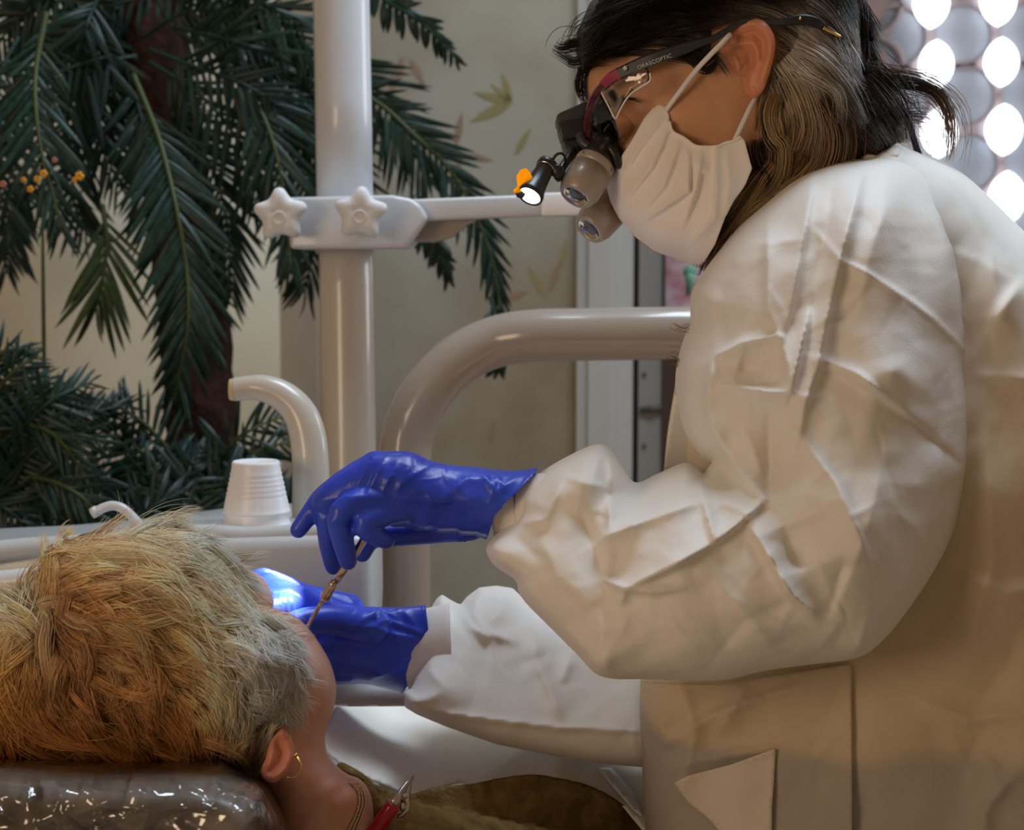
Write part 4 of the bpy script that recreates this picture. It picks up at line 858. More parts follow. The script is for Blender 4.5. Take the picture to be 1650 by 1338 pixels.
# sweater
M['knitwear'] = mat('olive_brown_weave', rough=.9, spec=.15); noise_col(M['knitwear'], (.15,.10,.032), (.27,.19,.075), 60, 5, stretch=(1,1,1))
bump(M['knitwear'], 420, .5, .0012, kind='voronoi'); bump(M['knitwear'], 30, .3, .004)
SW = Relief([(548,1240),(575,1250),(600,1262),(640,1276),(668,1277),(700,1268),(760,1262),(810,1252),(860,1247),(900,1253),(950,1265),(1000,1292),(1030,1322),(1040,1350),(1060,1500),(1060,1640),(560,1640),(560,1500),(590,1400),(604,1338),(602,1300),(592,1272)],
    [(600,1280,1.30),(680,1280,1.32),(860,1260,1.41),(1030,1330,1.48),(800,1500,1.38),(1000,1500,1.44)], [(600,1300,.02),(800,1400,.10),(1000,1400,.09)], [(600,1300,.03),(800,1400,.12),(1000,1400,.12)], [(600,1300,30),(860,1400,130),(1020,1400,80)],
    [cr([(640,1290),(760,1300),(900,1275)], 20, 4), cr([(930,1275),(960,1300),(1010,1320)], 10, 7, 1), cr([(700,1300),(780,1338),(800,1400)], 24, 5), crumple(70, 2.5, 51)], step=6)
top = link('sweater', SW.mesh('sweater', M['knitwear'], res=6), patient)
q = cat([(545,1238,1.322),(570,1252,1.30),(590,1270,1.285),(600,1295,1.28),(603,1330,1.28),(598,1380,1.29)], n=6); link('collar_band', MB().tube(P(q[:,0]+4, q[:,1], q[:,2]+.01), .005, 10).mesh('collar_band', M['knitwear']), top)
# bib
M['bib'] = mat('paper_bib', (.93,.90,.83), .75, spec=.15); bump(M['bib'], 12, .15, .004)
bd = RBF([(530,1160,1.42),(540,1220,1.37),(640,1145,1.58),(665,1280,1.365),(760,1262,1.42),(900,1240,1.46),(1030,1150,1.62),(1030,1290,1.50),(850,1150,1.60)])
bib = link('paper_bib', sheet('paper_bib', [(520,1180),(532,1160),(540,1139),(600,1139),(700,1138),(1060,1150),(1060,1345),(1036,1340),(1000,1296),(950,1270),(900,1260),(860,1254),(765,1268),(740,1262),(664,1284),(600,1258),(548,1232),(526,1214)], lambda X: bd(X)-crease(X, [(762,1262),(850,1205),(960,1170)], 18, 10, 1)-crease(X, [(560,1200),(700,1180)], 60, 6), .0012, M['bib'], 7), None, 'white paper bib spread over the chest of the blond patient', 'bib')
M['fold'] = mat('clear_strip', (.74,.76,.80), .25)
ts = sheet('bib_strip', [(960,1236),(985,1236),(1030,1290),(1036,1318),(1020,1306)], lambda X: bd(X)-.008, .0015, M['fold'], 6); link('bib_strip', ts, bib)
# bib clip
M['red'] = mat('red_vinyl_grip', (.42,.010,.022), .3, coat=.4); M['steel'] = mat('brushed_steel', (.62,.60,.58), .28, 1)
clip = thing('bib_clip', 'small steel alligator clip with red grip holding the bib edge', 'clip', P(630,1300,1.27))
g0, g1, g2 = P(598,1348,1.262), P(635,1296,1.262), P(664,1252,1.285)
link('red_grip', MB().tube([g0+(g0-g1)*.6, g0, g1+(g1-g0)*-.1, g1], [.0058,.0060,.0062,.0055], 20).mesh('red_grip', M['red']), clip)
link('jaw', MB().tube([g1-(g2-g1)*.05, g1+(g2-g1)*.35, g1+(g2-g1)*.7, g2], [.0046,.0040,.0028,.0013], 12, sq=(1,.7)).mesh('jaw', M['steel']), clip)
link('jaw', MB().tube([g1+[.006,.004,-.006], g1+(g2-g1)*.35+[.005,.004,-.004], g1+(g2-g1)*.7+[.002,.003,-.001], g2+[.001,.002,0]], [.004,.0036,.0024,.0012], 12, sq=(1,.7)).mesh('jaw', M['steel']), clip)
link('lever', MB().tube([P(x,y,1.268) for x,y in ((648,1292),(655,1284),(657,1296),(655,1306),(648,1313),(640,1316))], [.0026,.003,.0026,.0026,.0024,.0016], 10).mesh('lever', M['steel']), clip)
link('rivet', MB().lathe(P(653,1283,1.258), (0,-1,0), [(0,.0022),(.001,.0022),(.0016,.0012)], 12).mesh('rivet', M['steel']), clip)
# jewellery
M['gold'] = mat('gold', (.80,.52,.18), .2, 1); M['silver_gold'] = mat('pale_gold_chain', (.72,.64,.48), .22, 1)
er = thing('hoop_earring', 'thin gold hoop earring in the ear of the blond patient', 'earring', P(474,1216,1.19))
c0 = P(470,1236,1.186); t = np.linspace(-.35*math.pi, 1.0*math.pi, 40)
u = P(488,1236,1.186)-c0; vv = P(470,1218,1.176)-c0
link('hoop', MB().tube([P(468+17*math.cos(a-.2), 1235+19*math.sin(a-.2)*1.0, 1.188-.004*math.sin(a)) for a in np.linspace(-1.25, 2.1, 36)], .0008, 8).mesh('hoop', M['gold']), er)
link('stud', MB().blob(P(477,1217,1.184), .0016, seg=12).mesh('stud', M['gold']), er)
nk = thing('chain_necklace', 'glittering pale gold multi-strand chain around the neck of the blond patient', 'necklace', P(575,1290,1.26))
for k, dx in enumerate((-5,0,5)):
    lp = cat([(570+dx,1262),(581+dx*.8,1275),(584+dx,1295),(577+dx,1318),(568+dx*1.3,1340),(560+dx,1380)], n=10); lp = resample(lp, 3.6)
    X = lp; dd_ = PHD.front(X)-.0022; m_ = MB(); pts = P(X[:,0], X[:,1], dd_)
    for i, p in enumerate(pts[:-1]):
        m_.blob(p, (.0011,.0010,.0014) if i % 2 else (.0014,.0012,.0009), seg=6)
    link('chain', m_.mesh('chain', M['silver_gold']), nk)
# plastic cover on the headrest
M['film'] = bpy.data.materials.new('clear_plastic_film'); M['film'].use_nodes = True; nt = M['film'].node_tree; nt.nodes.clear()
o_ = nt.nodes.new('ShaderNodeOutputMaterial'); mx = nt.nodes.new('ShaderNodeMixShader'); tr = nt.nodes.new('ShaderNodeBsdfTransparent'); gl = nt.nodes.new('ShaderNodeBsdfGlossy'); fr = nt.nodes.new('ShaderNodeFresnel')
gl.inputs['Roughness'].default_value = .13; tr.inputs[0].default_value = (.93,.93,.94,1); fr.inputs['IOR'].default_value = 2.1
bmp = nt.nodes.new('ShaderNodeBump'); ns_ = nt.nodes.new('ShaderNodeTexNoise'); ns_.inputs['Scale'].default_value = 9; ns_.inputs['Detail'].default_value = 3; bmp.inputs['Strength'].default_value = .5; bmp.inputs['Distance'].default_value = .006
nt.links.new(ns_.outputs['Fac'], bmp.inputs['Height']); nt.links.new(bmp.outputs[0], gl.inputs['Normal']); nt.links.new(bmp.outputs[0], fr.inputs['Normal'])
nt.links.new(fr.outputs[0], mx.inputs[0]); nt.links.new(tr.outputs[0], mx.inputs[1]); nt.links.new(gl.outputs[0], mx.inputs[2]); nt.links.new(mx.outputs[0], o_.inputs[0])
FC = Facets([[(-60,1228,2),(60,1230,6),(100,1238,3)],[(130,1235,8),(90,1262,14),(70,1275,6)],[(150,1300,16),(200,1285,18),(237,1267,15),(345,1230,4)],[(150,1300,16),(240,1305,20),(340,1298,14),(440,1294,6)],[(190,1246,12),(220,1254,14),(345,1229,3)],[(345,1229,3),(370,1240,16),(420,1262,6)],
   [(340,1255,10),(360,1280,22),(372,1270,8)],[(420,1262,6),(445,1285,16),(460,1330,4)],[(80,1275,8),(110,1310,16),(150,1338,6),(200,1400,14)],[(-60,1285,12),(20,1282,4),(40,1330,16)],[(260,1320,4),(300,1370,16)],[(380,1310,18),(400,1360,6)],[(240,1250,4),(290,1262,12),(330,1275,4)]])
FILM = Relief([(-190,1228),(-60,1222),(60,1224),(200,1228),(345,1224),(372,1234),(422,1260),(446,1292),(464,1340),(462,1430),(380,1460),(-100,1460),(-200,1380)], 1.22, .158, .135, 60, [FC, crumple(45, 2.2, 61), crumple(16, .5, 62)]+small_folds(46, (-20,1235,450,1340), 104, (2.5,4.), (1.5,4.), (20,90))+[(lambda L, w: (lambda X: crease(X, L, w, 4.5, 1, ex=1.1)))(L, w) for L, w in (([(190,1246),(240,1240),(345,1229)],3.),([(150,1300),(200,1280),(237,1266)],3.5),([(168,1300),(260,1304),(340,1300),(445,1292)],3.),([(345,1228),(380,1244),(410,1254)],3.5),([(90,1262),(85,1245),(100,1238)],5.),([(0,1283),(25,1285)],3.),([(100,1300),(130,1325),(160,1345)],4.),([(340,1255),(360,1282),(378,1268)],4.),([(240,1262),(300,1250),(300,1250)],2.5),([(415,1262),(440,1280)],3.5),([(60,1232),(30,1240)],3.),([(445,1290),(462,1330)],4.),([(275,1262),(292,1268)],3.),([(110,1340),(90,1310),(70,1290)],3.))], step=6)
cov = link('plastic_cover', FILM.mesh('plastic_cover', M['film'], res=4, it=0), None, 'crinkled clear plastic cover over the taupe headrest', 'plastic cover')
# instrument
M['rose_steel'] = mat('polished_instrument_steel', (.66,.56,.48), .16, 1)
ins = thing('dental_instrument', 'slim polished metal instrument held by the upper blue glove and pointing at the mouth', 'instrument', P(545,935,1.26))
def il(a): return [P(x, y, d) for x, y, d in a]
link('handle', MB().tube(il([(598,850,1.262),(588,868,1.264),(570,894,1.268),(553,920,1.272),(540,938,1.276)]), [.0022,.0030,.0033,.0033,.0028], 18).mesh('handle', M['rose_steel']), ins)
link('collar', MB().tube(il([(541,936,1.276),(536,942,1.277),(533,949,1.278),(528,955,1.28),(524,963,1.281),(519,969,1.282)]), [.0026,.0040,.0034,.0044,.0044,.0022], 18).mesh('collar', M['rose_steel']), ins)
link('shank', MB().tube(il([(521,966,1.282),(510,985,1.286),(500,1002,1.29),(492,1016,1.293),(482,1026,1.297)]), [.0018,.0017,.0016,.0014,.0009], 12).mesh('shank', M['rose_steel']), ins)
# ================================================================== HAIR
def hair_mat(name, rough=.38, spec=.5):
    m = mat(name, rough=rough, spec=spec); a = nd(m, 'ShaderNodeAttribute'); a.attribute_name = 'Col'; lk(m, a.outputs['Color'], bsdf(m).inputs['Base Color'])
    out = m.node_tree.nodes['Material Output']; tl = nd(m, 'ShaderNodeBsdfTranslucent'); ms = nd(m, 'ShaderNodeMixShader'); ms.inputs[0].default_value = .3
    lk(m, a.outputs['Color'], tl.inputs[0]); lk(m, bsdf(m).outputs[0], ms.inputs[1]); lk(m, tl.outputs[0], ms.inputs[2]); lk(m, ms.outputs[0], out.inputs[0]); return m
M['hair'] = hair_mat('hair_strands')
def lin(c): c = np.asarray(c, float)/255; return np.where(c < .04045, c/12.92, ((c+.055)/1.055)**2.4)
class Hair:
    def __init__(s): s.p, s.w, s.c = [], [], []
    def add(s, pts, wid, col): s.p.append(pts); s.w.append(wid); s.c.append(col)      # (n,k,3), (n,k), (n,k,3)
    def mesh(s, name):
        V, Fs, C, n0 = [], [], [], 0
        for p, w, c in zip(s.p, s.w, s.c):
            n, k, _ = p.shape; t = np.gradient(p, axis=1); t /= np.linalg.norm(t, axis=2)[...,None]+1e-12
            vd = p-CAM; vd /= np.linalg.norm(vd, axis=2)[...,None]; a = np.cross(t, vd); a /= np.linalg.norm(a, axis=2)[...,None]+1e-12; b = np.cross(a, t)
            ring = [p+(a*math.cos(q)+b*math.sin(q))*w[...,None] for q in (-math.pi/2, math.pi/6, 5*math.pi/6)]
            v = np.stack(ring, 2).reshape(-1, 3); V.append(v); C.append(np.repeat(c, 3, axis=1).reshape(-1, 3))
            base = n0+np.arange(n)[:,None,None]*k*3+np.arange(k-1)[None,:,None]*3
            for j in range(3):
                j2 = (j+1) % 3; q = np.concatenate([base+j, base+j2, base+3+j2, base+3+j], 2).reshape(-1, 4); Fs.append(q)
            n0 += len(v)
        V = np.vstack(V); C = np.vstack(C); Fq = np.vstack(Fs).astype(np.int32); me = bpy.data.meshes.new(name)
        me.vertices.add(len(V)); me.vertices.foreach_set('co', V.ravel()); me.loops.add(Fq.size); me.loops.foreach_set('vertex_index', Fq.ravel())
        me.polygons.add(len(Fq)); me.polygons.foreach_set('loop_start', np.arange(0, Fq.size, 4, dtype=np.int32)); me.polygons.foreach_set('loop_total', np.full(len(Fq), 4, np.int32))
        me.polygons.foreach_set('use_smooth', [True]*len(Fq)); me.update(calc_edges=True)
        at = me.color_attributes.new('Col', 'FLOAT_COLOR', 'POINT'); at.data.foreach_set('color', np.hstack([C, np.ones((len(C),1))]).ravel()); me.materials.append(M['hair']); return me
def seeds(poly, n, rng):
    poly = np.asarray(poly, float); lo, hi = poly.min(0), poly.max(0); out = np.empty((0,2))
    while len(out) < n:
        q = rng.uniform(lo, hi, (n, 2)); out = np.vstack([out, q[inside(q, poly)]])
    return out[:n]
def flow(arrows):
    """arrows (x,y,deg,length): smooth direction and length field; degrees run clockwise from right as seen"""
    a = np.array(arrows, float); r = np.radians(a[:,2])
    fx, fy, fl = RBF(np.c_[a[:,:2], np.cos(r)]), RBF(np.c_[a[:,:2], np.sin(r)]), RBF(np.c_[a[:,:2], a[:,3]])
    def g(X): u, v = fx(X), fy(X); n = np.hypot(u, v)+1e-6; return np.stack([u/n, v/n], 1), np.clip(fl(X), 10, 400)
    return g
def coat(H, S, depth, fl, colf, rng, avoid=None, K=9, nclump=500, clump=.7, lift=.012, wid=.00035, spread=14, jit=.18, curl=.5, var=.15, under=0.):
    """strands combed over a surface: S roots in pixels, depth(X) surface"""
    n = len(S); cs = S[rng.choice(n, nclump, replace=nclump > n)]
    k = np.concatenate([((S[i:i+2000,None]-cs[None])**2).sum(-1).argmin(1) for i in range(0, n, 2000)])
    def trace(Q, ja, cu, ls):
        out = [Q.copy()]; L0 = fl(Q)[1]*ls
        for i in range(K-1):
            d, _ = fl(Q); a = ja+cu*(i/(K-1)-.3); ca, sa = np.cos(a), np.sin(a); d = np.stack([d[:,0]*ca-d[:,1]*sa, d[:,0]*sa+d[:,1]*ca], 1)
            Q = Q+d*(L0/(K-1))[:,None]; out.append(Q.copy())
        return np.stack(out, 1)
    cj, cc, cl = rng.normal(0, jit*1.6, nclump), rng.normal(0, curl, nclump), rng.uniform(.7, 1.25, nclump)
    T = trace(S.copy(), cj[k]+rng.normal(0, jit*.5, n), cc[k]+rng.normal(0, curl*.25, n), cl[k]*rng.uniform(.75, 1.1, n))
    Tc = trace(cs.copy(), cj, cc, cl)[k]; t = np.linspace(0, 1, K)[None,:,None]; off = rng.normal(0, spread*.18, (n,1,2))
    T = T*(1-clump*t)+(Tc+off)*(clump*t)
    if avoid is not None:
        ok = ~inside(T.reshape(-1, 2), avoid).reshape(n, K).any(1); T = T[ok]; k = k[ok]; n = len(T)
    X = T.reshape(-1, 2); d = depth(X).reshape(n, K)
    ch = rng.uniform(.1, 1., nclump)[k]; lf = (lift*ch[:,None]*np.sin(np.linspace(.25, 2.7, K))[None]+rng.uniform(0, .003, (n,1)))
    d = d-lf+under; pts = P(T[...,0], T[...,1], d)
    pts[...,2] += rng.normal(0, .0004, (n,1))
    w = wid*rng.uniform(.6, 1.3, (n,1))*np.clip(1.15-np.linspace(0, 1, K)**3, .12, 1)[None]
    c = colf(X).reshape(n, K, 3)*np.exp(rng.normal(0, var, (n,1,1)))*np.exp(rng.normal(0, var*.8, nclump))[k][:,None,None]; c = c*np.linspace(.72, 1.12, K)[None,:,None]
    g_ = c.mean(-1, keepdims=True); H.add(pts, w, np.clip(c, 0, 1))
def lock(H, guide, n, s0, s1, col, rng, wid=.0004, depth=None, K=16, var=.15, fray=0., dz=.006, mix=None):
    g = np.asarray(guide, float)
    if g.shape[1] == 2: g = np.c_[g, depth(g)]
    q = cat(g, n=8); s = np.linspace(0, 1, K); q = np.stack([np.interp(s*(len(q)-1), np.arange(len(q)), q[:,j]) for j in range(3)], 1)
    t = np.gradient(q[:,:2], axis=0); t /= np.linalg.norm(t, axis=1)[:,None]; nm = np.stack([-t[:,1], t[:,0]], 1)
    o = rng.normal(0, .5, (n,1)); e = rng.uniform(.75, 1.08, (n,1)); prof = (s0+(s1-s0)*s)[None]*o
    wob = rng.normal(0, 1, (n,1))*np.sin(s*math.pi*rng.uniform(.5, 2, (n,1))+rng.uniform(0, 6, (n,1)))*fray
    prof = prof+wob; ss = np.clip(s[None]*e, 0, 1)*(K-1)
    gx = np.stack([np.interp(ss.ravel(), np.arange(K), q[:,j]).reshape(n, K) for j in range(3)], 2); nx = np.stack([np.interp(ss.ravel(), np.arange(K), nm[:,j]).reshape(n, K) for j in range(2)], 2)
    d = gx[...,2]-dz*np.sqrt(np.clip(1-(o/1.4)**2, 0, 1))*rng.uniform(.2, 1, (n,1))
    pts = P(gx[...,0]+nx[...,0]*prof, gx[...,1]+nx[...,1]*prof, d)
    c = np.asarray(col, float)
    c = np.repeat(c[None,None], n, 0)*np.ones((1,K,1)) if c.ndim == 1 else np.stack([np.interp(s, np.linspace(0,1,len(c)), c[:,j]) for j in range(3)], 1)[None].repeat(n, 0)
    if mix is not None: c = .35*c+.65*mix(np.stack([gx[...,0], gx[...,1]], 2).reshape(-1, 2)).reshape(n, K, 3)*1.5
    c = c*np.exp(rng.normal(0, var, (n,1,1))); H.add(pts, wid*rng.uniform(.6, 1.3, (n,1))*np.clip(1.15-s**4, .1, 1)[None]*np.clip(s*6+.15, 0, 1)[None], np.clip(c, 0, 1))
def colfield(pts):
    f = [RBF([(x, y, lin(c)[j]) for x, y, c in pts]) for j in range(3)]
    return lambda X: np.clip(np.stack([g(X) for g in f], 1), .003, .95)
# ---------------------------------------------------------------- patient hair
rp = np.random.default_rng(5)
PH_poly = [(62,925),(72,885),(120,866),(190,856),(245,848),(295,852),(330,868),(358,902),(385,938),(425,985),(458,1018),(474,1050),(478,1090),(468,1130),(446,1160),(424,1185),(414,1212),(392,1232),(330,1238),(200,1240),(60,1236),(-40,1225),(-90,1150),(-90,1050),(-40,985),(20,955)]
PH = Relief(PH_poly, 1.25, [(200,1050,.098),(420,1080,.088),(430,1180,.075),(0,1050,.092)], .098, [(200,1050,150),(440,1080,75),(430,1200,45)], [lambda X: crease(X, [(60,960),(100,1000),(90,1040)], 26, -9, taper=False), crumple(60, 4.0, 71)], step=7)
M['scalp'] = mat('hair_undercoat', rough=.8); noise_col(M['scalp'], (.30,.16,.05), (.52,.33,.15), 30, 4)
hp = link('hair', PH.mesh('hair_base', M['scalp'], res=8), patient, 'tousled short blond hair, paler at the temple')
pf = flow([(70,900,-32,40),(120,880,-8,80),(200,865,0,105),(280,860,14,85),(330,890,35,90),(390,950,42,80),(90,950,-30,80),(150,930,-5,120),(220,920,5,120),(300,950,28,100),(200,990,18,110),(280,1010,25,100),(360,1010,35,90),(420,1020,40,60),(450,1060,55,50),(380,1070,30,70),(450,1120,85,50),(420,1160,100,60),
   (130,1020,40,100),(200,1060,35,100),(280,1080,45,90),(330,1120,60,90),(60,1040,110,90),(20,1000,190,70),(-40,1000,190,60),(0,1080,120,90),(50,1110,95,100),(110,1100,75,100),(170,1130,60,100),(0,1170,80,80),(60,1190,55,90),(150,1190,35,100),(240,1180,55,80),(320,1190,70,70),(390,1190,95,50),(410,1225,110,25)])
pc = colfield([(100,890,(205,168,118)),(200,870,(222,190,150)),(280,860,(225,198,165)),(330,900,(222,196,160)),(150,950,(200,152,88)),(220,960,(200,160,105)),(300,960,(215,185,140)),(400,980,(218,195,160)),(380,1060,(232,216,185)),(450,1080,(250,242,222)),(440,1140,(248,238,215)),(420,1180,(240,222,190)),
   (40,970,(210,185,140)),(0,990,(215,195,160)),(100,1010,(150,110,70)),(200,1060,(195,155,100)),(300,1080,(195,155,95)),(100,1100,(180,135,75)),(20,1080,(200,155,70)),(0,1170,(195,140,55)),(100,1200,(180,125,50)),(200,1180,(165,115,50)),(300,1170,(190,140,70)),(350,1210,(175,130,75))])
_pc = pc
def pc(X): c = _pc(X); g = c.mean(1, keepdims=True); return np.clip((c*.78+g*.22)*1.35, .02, .95)
H = Hair()
PS = [(62,945),(60,895),(110,868),(190,858),(245,852),(295,856),(330,875),(360,912),(385,945),(420,990),(445,1020),(458,1060),(462,1090),(452,1125),(430,1155),(415,1180),(400,1205),(330,1220),(200,1222),(60,1222),(-50,1210),(-90,1150),(-90,1050),(-40,990),(20,965)]
coat(H, seeds(PS, 15000, rp), PH.front, pf, lambda X: pc(X)*1.25, rp, nclump=600, clump=.55, lift=.009, wid=.00028, curl=.42, jit=.13, spread=11, var=.22)
coat(H, seeds(PS, 8000, rp), PH.front, pf, lambda X: pc(X)*1.45, rp, nclump=260, clump=.8, lift=.016, wid=.00024, curl=.6, jit=.18, spread=14, var=.25)
coat(H, seeds(PS, 1500, rp), PH.front, pf, lambda X: pc(X)*1.6, rp, nclump=900, clump=.3, lift=.024, wid=.00015, curl=.9, jit=.3)
WB = lambda X: np.minimum(PH.front(X), PHD.front(X))-.003
coat(H, seeds([(415,975),(440,990),(470,1022),(486,1062),(486,1115),(470,1155),(446,1182),(430,1165),(450,1120),(452,1080),(430,1035),(405,1000)], 1800, rp), WB, pf, lambda X: _pc(X)*1.7, rp, nclump=260, clump=.65, lift=.005, wid=.00020, curl=.8, jit=.35)
coat(H, seeds([(425,1165),(452,1165),(458,1180),(440,1215),(428,1238),(408,1238),(405,1200)], 700, rp), lambda X: WB(X)-.012, pf, lambda X: _pc(X)*1.3, rp, EARP.poly, nclump=90, clump=.6, lift=.004, wid=.00022, curl=.5, jit=.25)
coat(H, seeds(PS, 4000, rp), PH.back, pf, pc, rp, nclump=300, clump=.7, lift=-.012, wid=.00055, curl=.6, jit=.25)
cp = lin((225,200,165)); cg = lin((205,155,90)); cw = lin((215,205,180))
for g, n, a, b, c in [([(75,925),(70,890),(72,868),(68,855)],8,5,8,cp),([(90,885),(100,866),(112,856),(122,852)],16,6,9,cp),([(210,866),(240,850),(270,844),(300,850),(330,866)],40,8,12,cp),([(250,852),(280,842),(305,838),(325,848)],8,4,16,cp),
   ([(62,985),(75,1000),(70,1040),(78,1090),(100,1120)],60,12,8,cw*.9),([(64,985),(90,975),(120,1000),(150,1010),(170,1035)],60,14,8,cp),([(100,1060),(85,1090),(80,1130),(95,1160)],50,12,8,cp*.9),([(180,1000),(215,1020),(235,1050),(242,1080)],60,16,6,cp),([(150,1090),(190,1110),(230,1120),(260,1105)],50,14,8,cg),
   ([(20,1020),(10,1080),(30,1140),(70,1180),(120,1190)],80,20,12,cg),([(0,1100),(10,1150),(50,1200),(110,1225)],80,20,10,cg),([(60,1080),(70,1150),(110,1190),(180,1205)],70,18,10,cg),([(130,1140),(160,1180),(190,1210),(230,1225)],60,16,8,cg),([(240,1130),(280,1170),(300,1210),(310,1238)],60,16,10,cg),
   ([(320,1050),(350,1070),(370,1100),(360,1140)],60,14,8,cg),([(360,1040),(395,1050),(415,1080),(430,1115)],60,12,6,cw),([(385,1090),(372,1130),(378,1170),(395,1195)],40,12,10,cw),([(430,1070),(460,1080),(480,1100),(488,1125)],60,16,14,cw),([(400,1120),(440,1130),(470,1150),(478,1172)],60,20,18,cw),([(400,1150),(425,1165),(435,1185),(436,1205)],50,16,12,cw*.9),([(418,1000),(450,1022),(475,1055),(484,1085)],50,16,12,cp),
   ([(330,880),(360,905),(385,935),(400,948)],30,10,8,cp),([(-20,970),(10,985),(40,1000),(60,1020)],60,24,10,cp),([(-20,1000),(15,1010),(45,1035)],50,20,10,cw),([(120,905),(180,900),(240,905),(290,925)],60,18,14,cp),([(200,940),(250,950),(290,975),(310,1000)],60,16,8,cp),
   ([(110,960),(105,1010),(140,1040),(200,1050)],50,12,8,lin((150,105,55))),([(150,1060),(180,1075),(190,1100),(180,1140)],40,10,8,cp*.9),([(330,1190),(360,1200),(390,1215),(410,1240)],40,16,14,cg*.9),([(250,1200),(290,1215),(330,1225)],40,12,12,cg*.8)]:
    lock(H, g, int(n*2), a*1.1, b*1.5, np.minimum(c*1.35,.95), rp, depth=lambda X: PH.front(X)-.007, wid=.00022, fray=3.5, dz=.008, var=.25, mix=pc)
link('strands', H.mesh('strands'), hp)
# ---------------------------------------------------------------- dentist hair
EP = [(1166,74),(1172,48),(1190,32),(1212,26),(1236,34),(1249,57),(1250,80),(1246,102),(1238,127),(1230,148),(1218,160),(1200,154),(1190,125),(1176,116),(1164,100)]
DHf = lambda X: np.minimum(DH.front(X), HEAD.front(X)-.0025)
rd = np.random.default_rng(8)
DH_poly = [(938,118),(928,85),(930,50),(950,5),(1000,-55),(1110,-112),(1250,-112),(1342,-62),(1384,5),(1388,70),(1393,120),(1412,160),(1438,195),(1446,232),(1420,262),(1380,270),(1330,300),(1260,345),(1200,390),(1168,400),(1180,352),(1208,300),(1216,262),(1213,215),(1228,180),(1246,140),(1254,100),(1253,60),(1240,34),(1212,22),(1190,28),(1174,44),(1166,62),(1163,90),(1158,104),(1135,112),(1118,100),(1098,84),(1060,84),(1015,92),(975,96),(950,104)]
DH = Relief(DH_poly, 1.40, [(1200,0,.092),(1000,30,.082),(1300,150,.086),(1250,280,.075),(1420,220,.06),(1180,380,.06)], [(1200,0,.092),(1000,30,.08),(1300,150,.086),(1250,280,.07),(1420,220,.06)], [(1150,60,34),(1000,80,34),(1100,0,90),(1300,0,120),(1300,150,60),(1230,280,40),(1420,220,40)],
    [cr([(1245,35),(1320,42),(1385,90)], 14, -4), cr([(1270,90),(1330,150),(1390,220)], 20, 4), cr([(1260,150),(1310,210),(1290,280)], 26, 7), cr([(1240,200),(1260,240),(1225,300)], 16, -6)], smooth=False, step=5)
M['scalp_d'] = mat('dark_hair_undercoat', rough=.75); noise_col(M['scalp_d'], (.012,.008,.007), (.035,.022,.016), 40, 4)
hd = link('hair', DH.mesh('hair_base', M['scalp_d'], res=6), person, 'dark brown hair with grey-blond streaks behind the ear')
df = flow([(945,60,-35,60),(960,100,-10,90),(1000,60,-18,150),(1050,70,-14,160),(1100,30,-12,160),(1000,0,-30,140),(1100,-60,-10,160),(1150,40,-8,120),(1200,10,4,120),(1250,0,14,120),(1300,10,35,110),(1350,30,62,100),(1380,80,80,80),(1250,-60,10,160),(1340,-30,50,130),
   (1270,80,30,110),(1330,110,42,110),(1390,170,50,80),(1262,150,70,100),(1310,200,85,100),(1370,210,55,80),(1430,215,60,40),(1290,270,140,90),(1240,310,140,60),(1200,360,130,40),(1230,220,80,60),(1130,100,60,25)])
dc = colfield([(960,80,(34,28,30)),(1050,40,(48,36,34)),(1150,20,(62,46,42)),(1250,0,(56,40,36)),(1350,20,(58,42,36)),(1380,80,(70,55,45)),(1275,75,(245,238,230)),(1300,110,(250,240,225)),(1350,130,(200,196,198)),(1390,170,(85,80,82)),(1260,150,(235,216,190)),(1310,200,(175,142,105)),
   (1360,220,(70,54,42)),(1430,215,(66,52,44)),(1290,260,(135,105,72)),(1240,300,(145,118,84)),(1190,370,(120,98,72)),(1130,100,(40,32,32)),(1240,230,(60,48,42))])
H = Hair()
front_in = [(940,112),(932,80),(940,40),(965,0),(1010,-45),(1110,-100),(1250,-100),(1340,-50),(1378,10),(1384,90),(1400,160),(1436,205),(1436,228),(1390,250),(1320,290),(1250,335),(1200,372),(1190,352),(1218,300),(1226,262),(1224,215),(1230,172),(1240,140),(1252,100),(1253,62),(1240,30),(1212,14),(1185,20),(1165,40),(1150,70),(1120,78),(1090,66),(1040,72),(980,86)]
coat(H, seeds(front_in, 11000, rd), DHf, df, dc, rd, EP, nclump=420, clump=.55, lift=.006, wid=.00036, curl=.16, jit=.07, spread=12, var=.22)
coat(H, seeds(front_in, 3500, rd), DHf, df, lambda X: dc(X)*1.5, rd, EP, nclump=260, clump=.6, lift=.010, wid=.00026, curl=.25, jit=.10, var=.3)
coat(H, seeds(front_in, 3500, rd), DH.back, df, dc, rd, nclump=200, clump=.5, lift=-.006, wid=.0006, curl=.2, jit=.1)
kb = lin((60,46,40)); kg = lin((248,240,228)); kw = lin((190,155,115)); kd = lin((38,30,30)); kl = lin((220,192,150))
DF = lambda X: DHf(X)-.004
